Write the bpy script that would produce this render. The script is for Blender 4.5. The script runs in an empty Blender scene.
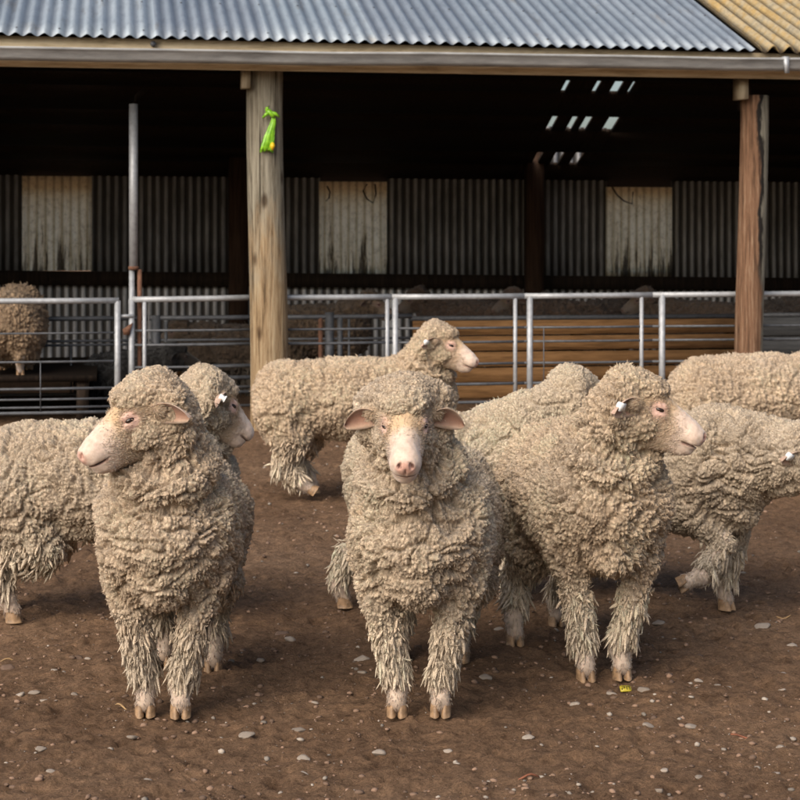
import bpy, math, random
import numpy as np
from mathutils import Matrix, Vector

random.seed(7)
RNG = np.random.default_rng(11)
C = bpy.context.scene.collection
F_PX, HORIZ, CAM_Z = 1800.0, 236.0, 1.34      # focal length in photo pixels, horizon row, eye height

def W(px, py, d):                               # photo pixel at depth d -> world point
    return np.array([(px - 400.0) * d / F_PX, d, CAM_Z - (py - HORIZ) * d / F_PX])

def G(px, py):                                  # photo pixel on the ground -> world point
    d = CAM_Z * F_PX / (py - HORIZ)
    return np.array([(px - 400.0) * d / F_PX, d, 0.0])

# ------------------------------------------------------------------ object helpers
def link(o, parent=None):
    C.objects.link(o)
    if parent is not None:
        o.parent = parent
    return o

def tag(o, label=None, cat=None, group=None, kind=None):
    if label: o['label'] = label
    if cat: o['category'] = cat
    if group: o['group'] = group
    if kind: o['kind'] = kind
    return o

def empty(name, loc, rz=0.0):
    o = bpy.data.objects.new(name, None)
    o.empty_display_size = 0.2
    o.location = loc; o.rotation_euler = (0, 0, rz)
    return link(o)

def mesh_np(name, verts, faces, mat, parent=None, col=None, smooth=True):
    """verts (N,3); faces: list of int arrays (M,3) or (M,4)"""
    me = bpy.data.meshes.new(name)
    verts = np.ascontiguousarray(verts, dtype=np.float32)
    if not isinstance(faces, (list, tuple)): faces = [faces]
    faces = [np.asarray(f, dtype=np.int32) for f in faces if len(f)]
    loops = np.concatenate([f.ravel() for f in faces])
    sizes = np.concatenate([np.full(len(f), f.shape[1], dtype=np.int32) for f in faces])
    starts = np.concatenate([[0], np.cumsum(sizes)[:-1]]).astype(np.int32)
    me.vertices.add(len(verts)); me.vertices.foreach_set('co', verts.ravel())
    me.loops.add(len(loops)); me.loops.foreach_set('vertex_index', loops)
    me.polygons.add(len(sizes)); me.polygons.foreach_set('loop_start', starts)
    me.polygons.foreach_set('loop_total', sizes)
    if smooth:
        me.polygons.foreach_set('use_smooth', np.ones(len(sizes), dtype=bool))
    if col is not None:
        a = me.color_attributes.new('Col', 'FLOAT_COLOR', 'POINT')
        c4 = np.ones((len(verts), 4), dtype=np.float32); c4[:, :3] = col
        a.data.foreach_set('color', c4.ravel())
    me.update(calc_edges=True)
    me.materials.append(mat)
    o = bpy.data.objects.new(name, me)
    return link(o, parent)

class MB:
    """collects simple solids into one mesh"""
    def __init__(s): s.v = []; s.q = []; s.t = []; s.n = 0
    def add(s, v, q=(), t=()):
        v = np.asarray(v, float)
        s.v.append(v)
        if len(q): s.q.append(np.asarray(q) + s.n)
        if len(t): s.t.append(np.asarray(t) + s.n)
        s.n += len(v)
        return s
    def box8(s, p):                              # p: 8 points, bottom ring then top ring
        return s.add(p, [[0,3,2,1],[4,5,6,7],[0,1,5,4],[1,2,6,5],[2,3,7,6],[3,0,4,7]])
    def box(s, c, size, ax=None):
        c = np.asarray(c, float); h = np.asarray(size, float) / 2
        ax = np.eye(3) if ax is None else np.asarray(ax)
        pts = []
        for z in (-1, 1):
            for x, y in ((-1,-1),(1,-1),(1,1),(-1,1)):
                pts.append(c + ax[0]*x*h[0] + ax[1]*y*h[1] + ax[2]*z*h[2])
        return s.box8(pts)
    def tube(s, pts, r, n=12, caps=True):
        pts = [np.asarray(p, float) for p in pts]
        rs = r if isinstance(r, (list, tuple, np.ndarray)) else [r]*len(pts)
        rings = []
        for i, p in enumerate(pts):
            a = pts[max(i-1, 0)]; b = pts[min(i+1, len(pts)-1)]
            d = b - a; d /= np.linalg.norm(d) + 1e-9
            ref = np.array([0,0,1.0]) if abs(d[2]) < .9 else np.array([1.0,0,0])
            e1 = np.cross(d, ref); e1 /= np.linalg.norm(e1); e2 = np.cross(e1, d)
            th = np.arange(n) * 2*np.pi/n
            rings.append(p + rs[i]*(np.cos(th)[:,None]*e1 + np.sin(th)[:,None]*e2))
        v = np.concatenate(rings); q = []
        for i in range(len(pts)-1):
            for k in range(n):
                a = i*n+k; b = i*n+(k+1) % n
                q.append([a, a+n, b+n, b])
        t = []
        if caps:
            m = len(v); v = np.vstack([v, pts[0], pts[-1]])
            for k in range(n):
                t.append([m, k, (k+1) % n]); o = (len(pts)-1)*n
                t.append([m+1, o+(k+1) % n, o+k])
        return s.add(v, q, t)
    def build(s, name, mat, parent=None, smooth=False):
        fs = []
        if s.q: fs.append(np.concatenate(s.q))
        if s.t: fs.append(np.concatenate(s.t))
        return mesh_np(name, np.concatenate(s.v), fs, mat, parent, smooth=smooth)

# ------------------------------------------------------------------ numpy gradient noise
_P = np.random.default_rng(3).permutation(256); _P = np.concatenate([_P, _P, _P])
_Gd = np.random.default_rng(4).normal(size=(256, 3)); _Gd /= np.linalg.norm(_Gd, axis=1)[:, None]
def perlin(p):
    p = np.asarray(p, float)
    i = np.floor(p).astype(int); f = p - i
    u = f*f*f*(f*(f*6-15)+10)
    i &= 255
    out = 0
    for dx in (0, 1):
        wx = u[:,0] if dx else 1-u[:,0]
        a = _P[(i[:,0]+dx) & 255]
        for dy in (0, 1):
            wy = u[:,1] if dy else 1-u[:,1]
            b = _P[a + ((i[:,1]+dy) & 255)]
            for dz in (0, 1):
                wz = u[:,2] if dz else 1-u[:,2]
                h = _P[b + ((i[:,2]+dz) & 255)]
                g = _Gd[h]
                out = out + wx*wy*wz*(g[:,0]*(f[:,0]-dx)+g[:,1]*(f[:,1]-dy)+g[:,2]*(f[:,2]-dz))
    return out * 1.5

def fbm(p, oct=3):
    a = 1.0; s = 0; q = np.asarray(p, float)
    for k in range(oct):
        s = s + a*perlin(q); q = q*2.03 + 17.1; a *= .5
    return s

def hash3(c):                                     # integer cells -> 3 random numbers in 0..1
    c = c.astype(np.int64)
    h = (c[:,0]*73856093) ^ (c[:,1]*19349663) ^ (c[:,2]*83492791)
    h = (h ^ (h >> 13)) * 1274126177 & 0xFFFFFFFF
    r = np.empty((len(c), 3))
    for k in range(3):
        g = (h * (2654435761 + 40503*k*2) + 977*k) & 0xFFFFFFFF
        g = ((g ^ (g >> 15)) * 2246822519) & 0xFFFFFFFF
        r[:,k] = ((g ^ (g >> 13)) & 0xFFFFFF) / float(0x1000000)
    return r

def nearest_cell(p):                              # nearest jittered cell centre
    b = np.floor(p).astype(int)
    best = np.full(len(p), 1e9); bc = np.zeros_like(p)
    for dx in (-1,0,1):
        for dy in (-1,0,1):
            for dz in (-1,0,1):
                c = b + np.array([dx,dy,dz])
                ctr = c + hash3(c)
                d = ((ctr-p)**2).sum(1)
                m = d < best
                best[m] = d[m]; bc[m] = ctr[m]
    return bc, np.sqrt(best)

# ------------------------------------------------------------------ materials
def mat_new(name):
    m = bpy.data.materials.new(name); m.use_nodes = True
    nt = m.node_tree
    bsdf = nt.nodes['Principled BSDF']
    return m, nt, bsdf

def N(nt, typ, **kw):
    n = nt.nodes.new(typ)
    for k, v in kw.items():
        if k.startswith('i_'):
            n.inputs[int(k[2:]) if k[2:].isdigit() else k[2:].replace('_', ' ')].default_value = v
        else:
            setattr(n, k, v)
    return n

def ramp(nt, fac, stops):
    r = nt.nodes.new('ShaderNodeValToRGB')
    el = r.color_ramp.elements
    while len(el) < len(stops): el.new(.5)
    for e, (p, c) in zip(el, stops):
        e.position = p; e.color = (*c, 1) if len(c) == 3 else c
    nt.links.new(fac, r.inputs['Fac'])
    return r

def noise(nt, scale, detail=4, rough=.6, stretch=None, coord='Object'):
    tc = N(nt, 'ShaderNodeTexCoord')
    out = tc.outputs[coord]
    if stretch is not None:
        mp = N(nt, 'ShaderNodeMapping'); mp.inputs['Scale'].default_value = stretch
        nt.links.new(out, mp.inputs['Vector']); out = mp.outputs['Vector']
    n = N(nt, 'ShaderNodeTexNoise')
    n.inputs['Scale'].default_value = scale; n.inputs['Detail'].default_value = detail
    n.inputs['Roughness'].default_value = rough
    nt.links.new(out, n.inputs['Vector'])
    return n.outputs['Fac']

def mixc(nt, fac, a, b, blend='MIX'):
    m = N(nt, 'ShaderNodeMix', data_type='RGBA', blend_type=blend)
    if hasattr(fac, 'links'): nt.links.new(fac, m.inputs[0])
    else: m.inputs[0].default_value = fac
    for s, k in ((a, 6), (b, 7)):
        if hasattr(s, 'links'): nt.links.new(s, m.inputs[k])
        else: m.inputs[k].default_value = (*s, 1)
    return m.outputs[2]

def bump(nt, bsdf, h, strength=.3, dist=.01):
    b = N(nt, 'ShaderNodeBump'); b.inputs['Strength'].default_value = strength; b.inputs['Distance'].default_value = dist
    nt.links.new(h, b.inputs['Height']); nt.links.new(b.outputs['Normal'], bsdf.inputs['Normal'])

def wool_mat(name, rough=.95):
    m, nt, b = mat_new(name)
    at = N(nt, 'ShaderNodeAttribute', attribute_name='Col')
    n = noise(nt, 230, 4, .75)
    r = ramp(nt, n, [(.28, (.66,.63,.58)), (.68, (1.1,1.1,1.1))])
    c = mixc(nt, 1.0, at.outputs['Color'], r.outputs['Color'], 'MULTIPLY')
    tc = N(nt, 'ShaderNodeTexCoord'); wn = N(nt, 'ShaderNodeTexNoise'); wn.inputs['Scale'].default_value = 75; wn.inputs['Detail'].default_value = 2
    nt.links.new(tc.outputs['Object'], wn.inputs['Vector'])
    sub = N(nt, 'ShaderNodeVectorMath', operation='MULTIPLY_ADD'); nt.links.new(wn.outputs['Color'], sub.inputs[0]); sub.inputs[1].default_value = (.016,.016,.016); nt.links.new(tc.outputs['Object'], sub.inputs[2])
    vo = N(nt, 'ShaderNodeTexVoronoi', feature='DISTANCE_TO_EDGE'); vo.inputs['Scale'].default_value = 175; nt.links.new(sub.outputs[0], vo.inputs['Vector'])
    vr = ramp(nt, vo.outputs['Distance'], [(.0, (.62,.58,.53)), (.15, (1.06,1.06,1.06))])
    c = mixc(nt, .85, c, vr.outputs['Color'], 'MULTIPLY')  # shade in the creases between crimps painted into the colour
    nt.links.new(c, b.inputs['Base Color'])
    b.inputs['Roughness'].default_value = rough
    b.inputs['Specular IOR Level'].default_value = .12
    b.inputs['Sheen Weight'].default_value = .15
    b.inputs['Sheen Roughness'].default_value = .6
    n2 = noise(nt, 330, 4, .7)
    bump(nt, b, n2, .9, .006)
    return m

def skin_mat():
    m, nt, b = mat_new('sheep_skin')
    at = N(nt, 'ShaderNodeAttribute', attribute_name='Col')
    n = noise(nt, 55, 5, .7)
    r = ramp(nt, n, [(.3, (.80,.76,.72)), (.65, (1.05,1.05,1.05))])
    c = mixc(nt, 1.0, at.outputs['Color'], r.outputs['Color'], 'MULTIPLY')
    nt.links.new(c, b.inputs['Base Color'])
    b.inputs['Roughness'].default_value = .75
    b.inputs['Specular IOR Level'].default_value = .2
    b.inputs['Sheen Weight'].default_value = .25
    b.inputs['Subsurface Weight'].default_value = .12
    b.inputs['Subsurface Radius'].default_value = (.01,.004,.002)
    b.inputs['Subsurface Scale'].default_value = .5
    bump(nt, b, noise(nt, 500, 3, .7), .35, .003)
    return m

def plain(name, colr, rough=.6, metal=0., var=.15, scale=20, bstr=.15, stretch=None, spec=.4):
    m, nt, b = mat_new(name)
    n = noise(nt, scale, 5, .65, stretch)
    lo = tuple(c*(1-var) for c in colr); hi = tuple(min(1, c*(1+var)) for c in colr)
    r = ramp(nt, n, [(.3, lo), (.7, hi)])
    nt.links.new(r.outputs['Color'], b.inputs['Base Color'])
    b.inputs['Roughness'].default_value = rough; b.inputs['Metallic'].default_value = metal
    b.inputs['Specular IOR Level'].default_value = spec
    if bstr: bump(nt, b, n, bstr, .01)
    return m

def wood(name, dark, mid, light, stretch=(14,14,.9), bstr=.6, grey=None, grey_amt=0., rough=.85):
    m, nt, b = mat_new(name)
    n = noise(nt, 3.0, 7, .65, stretch)
    r = ramp(nt, n, [(.28, dark), (.5, mid), (.74, light)])
    col = r.outputs['Color']
    if grey is not None:
        n2 = noise(nt, 1.6, 4, .6, (1.6,1.6,.7))
        g = ramp(nt, n2, [(max(0,.62-grey_amt*.5), (0,0,0)), (min(1,.78-grey_amt*.4), (1,1,1))])
        gr = ramp(nt, n, [(.3, tuple(x*.55 for x in grey)), (.7, grey)])
        col = mixc(nt, g.outputs['Color'], col, gr.outputs['Color'])
    nt.links.new(col, b.inputs['Base Color'])
    b.inputs['Roughness'].default_value = rough; b.inputs['Specular IOR Level'].default_value = .2
    bump(nt, b, n, bstr, .02)
    return m

WOOL = wool_mat('merino_wool')
WOOL_DIM = wool_mat('shaded_wool')
SKIN = skin_mat()
HOOF = plain('hoof_horn', (.27,.17,.095), .55, 0, .45, 60)
EYE = plain('eye_dark', (.022,.010,.006), .22, 0, .2, 40, 0, spec=.5)
TAGW = plain('white_tag_plastic', (.8,.8,.78), .4, 0, .04, 40, 0)
GALV = plain('galvanised_pipe', (.36,.375,.395), .5, .3, .2, 30, .08)
GALV_DULL = plain('dull_steel_rod', (.10,.105,.115), .6, .4, .3, 25, .08)
RUSTY = plain('rusty_steel', (.16,.08,.05), .85, .2, .35, 40, .3)

# ------------------------------------------------------------------ signed distance modelling
def unit(v):
    v = np.asarray(v, float); return v/np.linalg.norm(v)

class Cone:
    def __init__(s, a, b, ra, rb, k=.04): s.a=np.asarray(a,float); s.b=np.asarray(b,float); s.ra=ra; s.rb=rb; s.k=k; s.sub=False
    def d(s, p):
        ba = s.b-s.a; pa = p-s.a
        h = np.clip(pa@ba/max(ba@ba,1e-9), 0, 1)
        q = pa - h[:,None]*ba
        return np.sqrt((q*q).sum(1)) - (s.ra+(s.rb-s.ra)*h)
class Ell:
    def __init__(s, c, r, R=None, k=.04, sub=False): s.c=np.asarray(c,float); s.r=np.asarray(r,float); s.R=np.eye(3) if R is None else np.asarray(R,float); s.k=k; s.sub=sub
    def d(s, p):                                   # R columns are the axes
        q = (p-s.c)@s.R
        k0 = np.sqrt(((q/s.r)**2).sum(1)); k1 = np.sqrt(((q/(s.r**2))**2).sum(1))
        return k0*(k0-1)/np.maximum(k1, 1e-6)
class Torus:
    def __init__(s, c, ax, R, r, k=.02, squash=1.0): s.c=np.asarray(c,float); s.ax=unit(ax); s.R=R; s.r=r; s.k=k; s.sub=False
    def d(s, p):
        q = p-s.c; h = q@s.ax
        rad = np.sqrt(np.maximum((q*q).sum(1)-h*h, 0))
        return np.sqrt((rad-s.R)**2 + h*h) - s.r

def sdf(prims, p):
    out = None
    for pr in prims:
        d = pr.d(p)
        if out is None: out = d; continue
        k = pr.k
        if pr.sub:
            h = np.clip(.5-.5*(d+out)/k, 0, 1)
            out = out + (-d-out)*h + k*h*(1-h)
        else:
            h = np.clip(.5+.5*(out-d)/k, 0, 1)
            out = out + (d-out)*h - k*h*(1-h)
    return out

def grad(f, p, e=.003):
    g = np.zeros_like(p)
    for o in ((1,-1,-1),(-1,-1,1),(-1,1,-1),(1,1,1)):
        o = np.array(o, float)
        g += f(p+o*e)[:,None]*o
    return g/(np.linalg.norm(g, axis=1)[:,None]+1e-12)

def surface_nets(f, lo, hi, h, iters=2):
    lo = np.asarray(lo,float); hi = np.asarray(hi,float)
    n = np.ceil((hi-lo)/h).astype(int)+1
    ax = [lo[i]+h*np.arange(n[i]) for i in range(3)]
    st = 4
    nc = np.ceil((n-1)/st).astype(int)+1
    cax = [lo[i]+h*st*np.arange(nc[i]) for i in range(3)]
    Fc = f(np.stack(np.meshgrid(*cax, indexing='ij'), -1).reshape(-1,3)).reshape(nc)
    near = np.abs(Fc) < h*st*2.2
    gi = [np.minimum((np.arange(n[i])+st//2)//st, nc[i]-1) for i in range(3)]
    ix = np.ix_(*gi)
    Fv = Fc[ix].copy(); nz = np.nonzero(near[ix])
    pts = np.stack([ax[0][nz[0]], ax[1][nz[1]], ax[2][nz[2]]], -1)
    vals = np.empty(len(pts))
    for s in range(0, len(pts), 100000):
        vals[s:s+100000] = f(pts[s:s+100000])
    Fv[nz] = vals
    cn = n-1
    ins8 = (Fv < 0).astype(np.int8)
    tot = np.zeros(cn, dtype=np.int8)
    for dx in (0,1):
        for dy in (0,1):
            for dz in (0,1):
                tot += ins8[dx:dx+cn[0], dy:dy+cn[1], dz:dz+cn[2]]
    act = (tot > 0) & (tot < 8)
    idx = np.full(cn, -1, dtype=np.int32); idx[act] = np.arange(act.sum())
    b0, b1, b2 = np.nonzero(act)
    acc = np.zeros((len(b0),3)); cnt = np.zeros(len(b0))
    for a in range(3):
        oth = [i for i in range(3) if i != a]
        for u in (0,1):
            for v in (0,1):
                c0 = [0,0,0]; c0[oth[0]] = u; c0[oth[1]] = v; c1 = list(c0); c1[a] = 1
                f0 = Fv[b0+c0[0], b1+c0[1], b2+c0[2]]; f1 = Fv[b0+c1[0], b1+c1[1], b2+c1[2]]
                m = (f0 < 0) != (f1 < 0)
                t = np.where(m, f0/np.where(m, f0-f1, 1), 0)
                for i in range(3):
                    acc[:,i] += np.where(m, t if i == a else c0[i], 0)
                cnt += m
    verts = lo + h*(np.stack([b0,b1,b2], -1) + acc/cnt[:,None])
    quads = []
    ins = Fv < 0
    for a in range(3):
        oth = [(a+1)%3, (a+2)%3]
        sl0 = [slice(None)]*3; sl1 = [slice(None)]*3
        sl0[a] = slice(0,-1); sl1[a] = slice(1,None)
        ch = ins[tuple(sl0)] != ins[tuple(sl1)]
        e = np.stack(np.nonzero(ch), -1)
        ok = (e[:,oth[0]] > 0) & (e[:,oth[1]] > 0) & (e[:,oth[0]] < cn[oth[0]]) & (e[:,oth[1]] < cn[oth[1]])
        e = e[ok]
        q = []
        for du, dv in ((-1,-1),(0,-1),(0,0),(-1,0)):
            c = e.copy(); c[:,oth[0]] += du; c[:,oth[1]] += dv
            q.append(idx[c[:,0],c[:,1],c[:,2]])
        q = np.stack(q, -1)
        fl = ~ins[e[:,0],e[:,1],e[:,2]]
        q[fl] = q[fl][:,::-1]
        quads.append(q)
    quads = np.concatenate(quads)
    quads = quads[(quads >= 0).all(1)]
    nrm = grad(f, verts)
    for _ in range(iters):
        verts = verts - nrm*np.clip(f(verts), -h, h)[:,None]
    return verts, quads, nrm

def subdivide(f, V, Q, Nn, k):
    """each quad into k x k, pulled back onto the surface along interpolated normals"""
    t = np.linspace(0, 1, k+1)
    uu, vv = np.meshgrid(t, t, indexing='ij'); uu = uu.ravel(); vv = vv.ravel()
    w = np.stack([(1-uu)*(1-vv), uu*(1-vv), uu*vv, (1-uu)*vv], -1)            # (K,4)
    P = np.einsum('kc,qcd->qkd', w, V[Q]).reshape(-1,3)
    key = np.round(P*2e6).astype(np.int64)
    hk = key[:,0]*73856093 ^ key[:,1]*19349669 ^ key[:,2]*83492791
    _, first, inv = np.unique(hk, return_index=True, return_inverse=True)
    Vn = P[first]
    M = np.einsum('kc,qcd->qkd', w, Nn[Q]).reshape(-1,3)[first]
    M /= np.linalg.norm(M, axis=1)[:,None]+1e-9
    inv = inv.reshape(len(Q), (k+1)**2)
    g = np.arange((k+1)**2).reshape(k+1, k+1)
    sub = np.stack([g[:-1,:-1], g[1:,:-1], g[1:,1:], g[:-1,1:]], -1).reshape(-1,4)
    Qn = inv[:, sub].reshape(-1,4)
    Vn = Vn - M*np.clip(f(Vn), -.01, .01)[:,None]
    return Vn, Qn, M

def cells2(p):
    """nearest and second nearest jittered cell: distances, centre, id noise"""
    b = np.floor(p).astype(int)
    d1 = np.full(len(p), 1e9); d2 = np.full(len(p), 1e9); bc = np.zeros_like(p)
    lo = (p-b < .5).astype(int)*-1
    for dx in (0,1):
        for dy in (0,1):
            for dz in (0,1):
                c = b + lo + np.array([dx,dy,dz])
                ctr = c + .12 + .76*hash3(c)
                d = ((ctr-p)**2).sum(1)
                m = d < d1
                d2 = np.where(m, d1, np.minimum(d2, d)); d1 = np.where(m, d, d1); bc[m] = ctr[m]
    return bc, np.sqrt(d1), np.sqrt(d2)

# ------------------------------------------------------------------ wool locks
def locks(p, n, flow, L, w, tipcol, rootcol, rng, lift=.75, rings=4, sides=5, curl=.5, jit=.42):
    """one bent blunt lock of wool per root point, all in one vertex/face soup"""
    M = len(p)
    j = rng.normal(size=(M,3))*jit
    d = n*lift + flow*.55 + j
    d /= np.linalg.norm(d, axis=1)[:,None]
    bend = rng.normal(size=(M,3))*curl + flow*.6
    ref = rng.normal(size=(M,3))
    e1 = np.cross(d, ref); e1 /= np.linalg.norm(e1, axis=1)[:,None]
    e2 = np.cross(d, e1)
    T = np.array([0., .42, .8, 1.0][:rings]) if rings == 4 else np.array([0., .60, 1.0])
    Rr = np.array([.85, 1.0, .82, .38]) if rings == 4 else np.array([.85, 1.05, .62])
    th = np.arange(sides)*2*np.pi/sides
    flat = rng.uniform(.65, 1.0, M)
    V = np.empty((M, rings*sides+1, 3)); Cc = np.empty((M, rings*sides+1, 3))
    for r in range(rings):
        c = p + d*(L*T[r])[:,None] + bend*(L*.42*T[r]**2)[:,None]
        tw = th[None,:] + rng.uniform(0,.2,M)[:,None]*T[r]*6
        ring = (np.cos(tw)[...,None]*e1[:,None,:]) + (np.sin(tw)[...,None]*e2[:,None,:])*flat[:,None,None]
        V[:, r*sides:(r+1)*sides] = c[:,None,:] + ring*(w*.5*Rr[r])[:,None,None]
        mixf = np.clip(T[r]*1.35, 0, 1)
        Cc[:, r*sides:(r+1)*sides] = (rootcol*(1-mixf)+tipcol*mixf)[:,None,:]
    c = p + d*(L*1.16)[:,None] + bend*(L*.49)[:,None]
    V[:,-1] = c; Cc[:,-1] = tipcol
    k = rings*sides+1
    q = []
    for r in range(rings-1):
        for s in range(sides):
            a = r*sides+s; b = r*sides+(s+1) % sides
            q.append([a, b, b+sides, a+sides])
    t = [[(rings-1)*sides+s, (rings-1)*sides+(s+1) % sides, k-1] for s in range(sides)]
    off = (np.arange(M)*k)[:,None,None]
    Q = (np.array(q)[None]+off).reshape(-1,4); Tt = (np.array(t)[None]+off).reshape(-1,3)
    return V.reshape(-1,3), Q, Tt, Cc.reshape(-1,3)

def curls(p, n, d, bend, L, w, col, rng, seg=2):
    """thin three-sided strands, two bends each"""
    M = len(p); ref = rng.normal(size=(M,3))
    e1 = np.cross(d, ref); e1 /= np.linalg.norm(e1, axis=1)[:,None]+1e-9
    e2 = np.cross(d, e1); e2 /= np.linalg.norm(e2, axis=1)[:,None]+1e-9
    k = 7
    V = np.empty((M,k,3)); th = np.arange(3)*2*np.pi/3
    for r, (t, rr) in enumerate(((0.,1.),(.55,.85))):
        c = p + d*(L*t)[:,None] + bend*(L*.5*t*t)[:,None]
        V[:, r*3:r*3+3] = c[:,None] + (np.cos(th)[None,:,None]*e1[:,None]+np.sin(th)[None,:,None]*e2[:,None])*(w*.5*rr)[:,None,None]
    V[:,6] = p + d*(L*.86)[:,None] + bend*(L*.62)[:,None]
    q = np.array([[s_, (s_+1)%3, (s_+1)%3+3, s_+3] for s_ in range(3)]); t = np.array([[3+s_, 3+(s_+1)%3, 6] for s_ in range(3)])
    off = (np.arange(M)*k)[:,None,None]
    C_ = np.repeat(col[:,None,:], k, 1); C_[:, :3] *= .88  # root shade painted into the strand colour
    return V.reshape(-1,3), (q[None]+off).reshape(-1,4), (t[None]+off).reshape(-1,3), C_.reshape(-1,3)

def rot_to(nose, roll=0.0):
    X = unit(nose)
    up = np.array([0,0,1.0])
    Y = np.cross(up, X); Y = unit(Y); Z = np.cross(X, Y)
    if roll:
        c, s = math.cos(roll), math.sin(roll)
        Y, Z = c*Y+s*Z, -s*Y+c*Z
    return np.stack([X, Y, Z], -1)                # columns

def leg_points(side, front, foot, root, hd=None):
    """joint positions root -> hoof in the local frame"""
    foot = np.asarray(foot, float)
    fet = foot + np.array([-.022, 0, .085])
    if front:
        knee = root*.44 + fet*.56 + np.array([.018, 0, 0])
        return [root, knee, fet, foot + np.array([.0,0,.035])]
    stifle = root + np.array([.09, .01*side, -.15])
    hock = stifle*.42 + fet*.58 + np.array([-.075, 0, .02])
    return [root, stifle, hock, fet, foot + np.array([.0,0,.035])]

def lerp(a, b, t): return np.asarray(a)*(1-t)+np.asarray(b)*t

def make_sheep(label, chest, rump, head, nose, feet, r=.205, vox=.010, headvox=None, tone=(.40,.315,.215), group=None,
               roll=0., folds=True, tag_ear=None, seed=1, belly=.012, legs_custom=None, detail=True, face=True, lock_scale=1.0,
               ear_pitch=0., ear_back=.5, ear_len=.098, ear_out=.070, neck_r=.155, mat=None, dust=.5, hood=1.0, headscale=1.0, sub=3, cellA=.0088, cellB=.028, tipden=.22, lockden=.5, fuzz=1.0, stain=.8, strands=2):
    """chest, rump, head: world points; nose: world direction; feet: FL, FR, HL, HR world points (left = the sheep's own left)"""
    rng = np.random.default_rng(seed)
    chest = np.asarray(chest,float); rump = np.asarray(rump,float); head = np.asarray(head,float)
    ax = chest-rump; ang = math.atan2(ax[1], ax[0])
    mid = (chest+rump)/2; org = np.array([mid[0], mid[1], 0.])
    ca, sa = math.cos(ang), math.sin(ang)
    Rw = np.array([[ca,sa,0],[-sa,ca,0],[0,0,1]])   # world -> local
    loc = lambda p: Rw@(np.asarray(p,float)-org)
    c, ru, h = loc(chest), loc(rump), loc(head)
    nd = Rw@unit(nose)
    HR = rot_to(nd, roll)
    hs = headscale
    Hq = lambda q: h + HR@(np.asarray(q,float)*hs)
    root = empty('sheep', tuple(org), ang)
    tag(root, label, 'sheep', group)
    ft = [loc(f) for f in feet]

    # --- fleece volume
    m = (c+ru)/2
    P = [Cone(ru, c, r*.98, r, .05),
         Ell(m+np.array([0,0,-belly]), (np.linalg.norm(c-ru)*.5+.05, r*1.10, r*1.04), k=.05)]
    for s in (1,-1):
        P.append(Ell(c+np.array([-.03, s*r*.46, -.05]), (.14,.110,.17), k=.04))
        P.append(Ell(ru+np.array([-.01, s*r*.45, -.07]), (.165,.125,.19), k=.05))
    P.append(Ell(c+np.array([.075,0,-.01]), (.14,.165,.150), k=.05))
    P.append(Ell(c+np.array([.115,0,-.125]), (.085,.075,.075), k=.03))
    nb = c+np.array([.02,0,.075]); ne = Hq((-.045,0,-.035))
    P.append(Cone(nb, ne, r*.88, neck_r*.63, .045))
    nax = unit(ne-nb); nl = np.linalg.norm(ne-nb)
    if folds:
        P.append(Torus(nb+nax*nl*.08+np.array([.03,0,-.03]), nax+np.array([.5,0,.2]), r*.70, .060, .014))
        P.append(Torus(nb+nax*nl*.50+np.array([.022,0,-.008]), nax+np.array([.35,0,.1]), .108, .050, .010))
        P.append(Torus(Hq((-.050,0,-.045)), HR@np.array([.92,0,.25]), .084*hs, .038*hs, .007))
    # head wool
    P.append(Ell(Hq((-.058,0,.002)), np.array((.064,.110*hood,.098))*hs, HR, .018))
    for s in (1,-1):                                  # bonnet of wool hanging beside the cheeks
        P.append(Ell(Hq((-.045, s*.074*hood, -.050)), np.array((.042,.036*hood,.075))*hs, HR, .014))
    cap = [Ell(Hq((-.025,0,.050)), np.array((.084,.080,.060))*hs, HR, .018),
           Ell(Hq((.036,0,.062)), np.array((.044,.062,.038))*hs, HR, .018)]
    P += cap
    for s in (1,-1):
        P.append(Ell(Hq((.012, s*.047, -.046)), np.array((.078,.036,.058))*hs, HR, .014))
    P.append(Ell(Hq((.02,0,-.082)), np.array((.070,.044,.028))*hs, HR, .02))
    # leg wool
    skin = []
    legs = []
    sides = (1,-1,1,-1)
    for i in range(4):
        s = sides[i]; fr = i < 2
        rt = (c+np.array([.03, s*r*.55, -.13])) if fr else (ru+np.array([-.02, s*r*.5, -.06]))
        if legs_custom and i in legs_custom:
            pts = [rt]+[loc(q) for q in legs_custom[i]]
        else:
            pts = leg_points(s, fr, ft[i], rt)
        legs.append(pts)
        if fr:
            P.append(Cone(pts[0], pts[1], .076, .038, .016))
            P.append(Cone(pts[1], lerp(pts[1],pts[2],.68), .037, .038, .02))
            skin += [Cone(pts[0],pts[1],.036,.030,.02), Cone(pts[1],pts[2],.032,.0235,.015), Ell(pts[2],(.029,.0295,.029),k=.02), Cone(pts[2],pts[3],.025,.027,.015)]
        else:
            P.append(Cone(pts[0], pts[1], .135, .100, .04))
            P.append(Cone(pts[1], pts[2], .086, .044, .03))
            P.append(Cone(pts[2], lerp(pts[2],pts[3],.64), .042, .037, .02))
            skin += [Cone(pts[0],pts[1],.07,.05,.02), Cone(pts[1],pts[2],.042,.032,.02), Cone(pts[2],pts[3],.030,.023,.015), Ell(pts[3],(.029,.0285,.029),k=.02), Cone(pts[3],pts[4],.025,.027,.015)]
    f = lambda p: sdf(P, p)
    allp = np.array([c,ru,h,Hq((.2,0,0))]+[q for l in legs for q in l])
    lo = allp.min(0)-.30; hi = allp.max(0)+.30; lo[2] = max(lo[2], -.02)
    V, Q, NR = surface_nets(f, lo, hi, vox)

    headzone = lambda q: np.clip(1-(np.linalg.norm(q-np.array([-.01,0,0]), axis=1)-.105)/.05, 0, 1)

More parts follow.
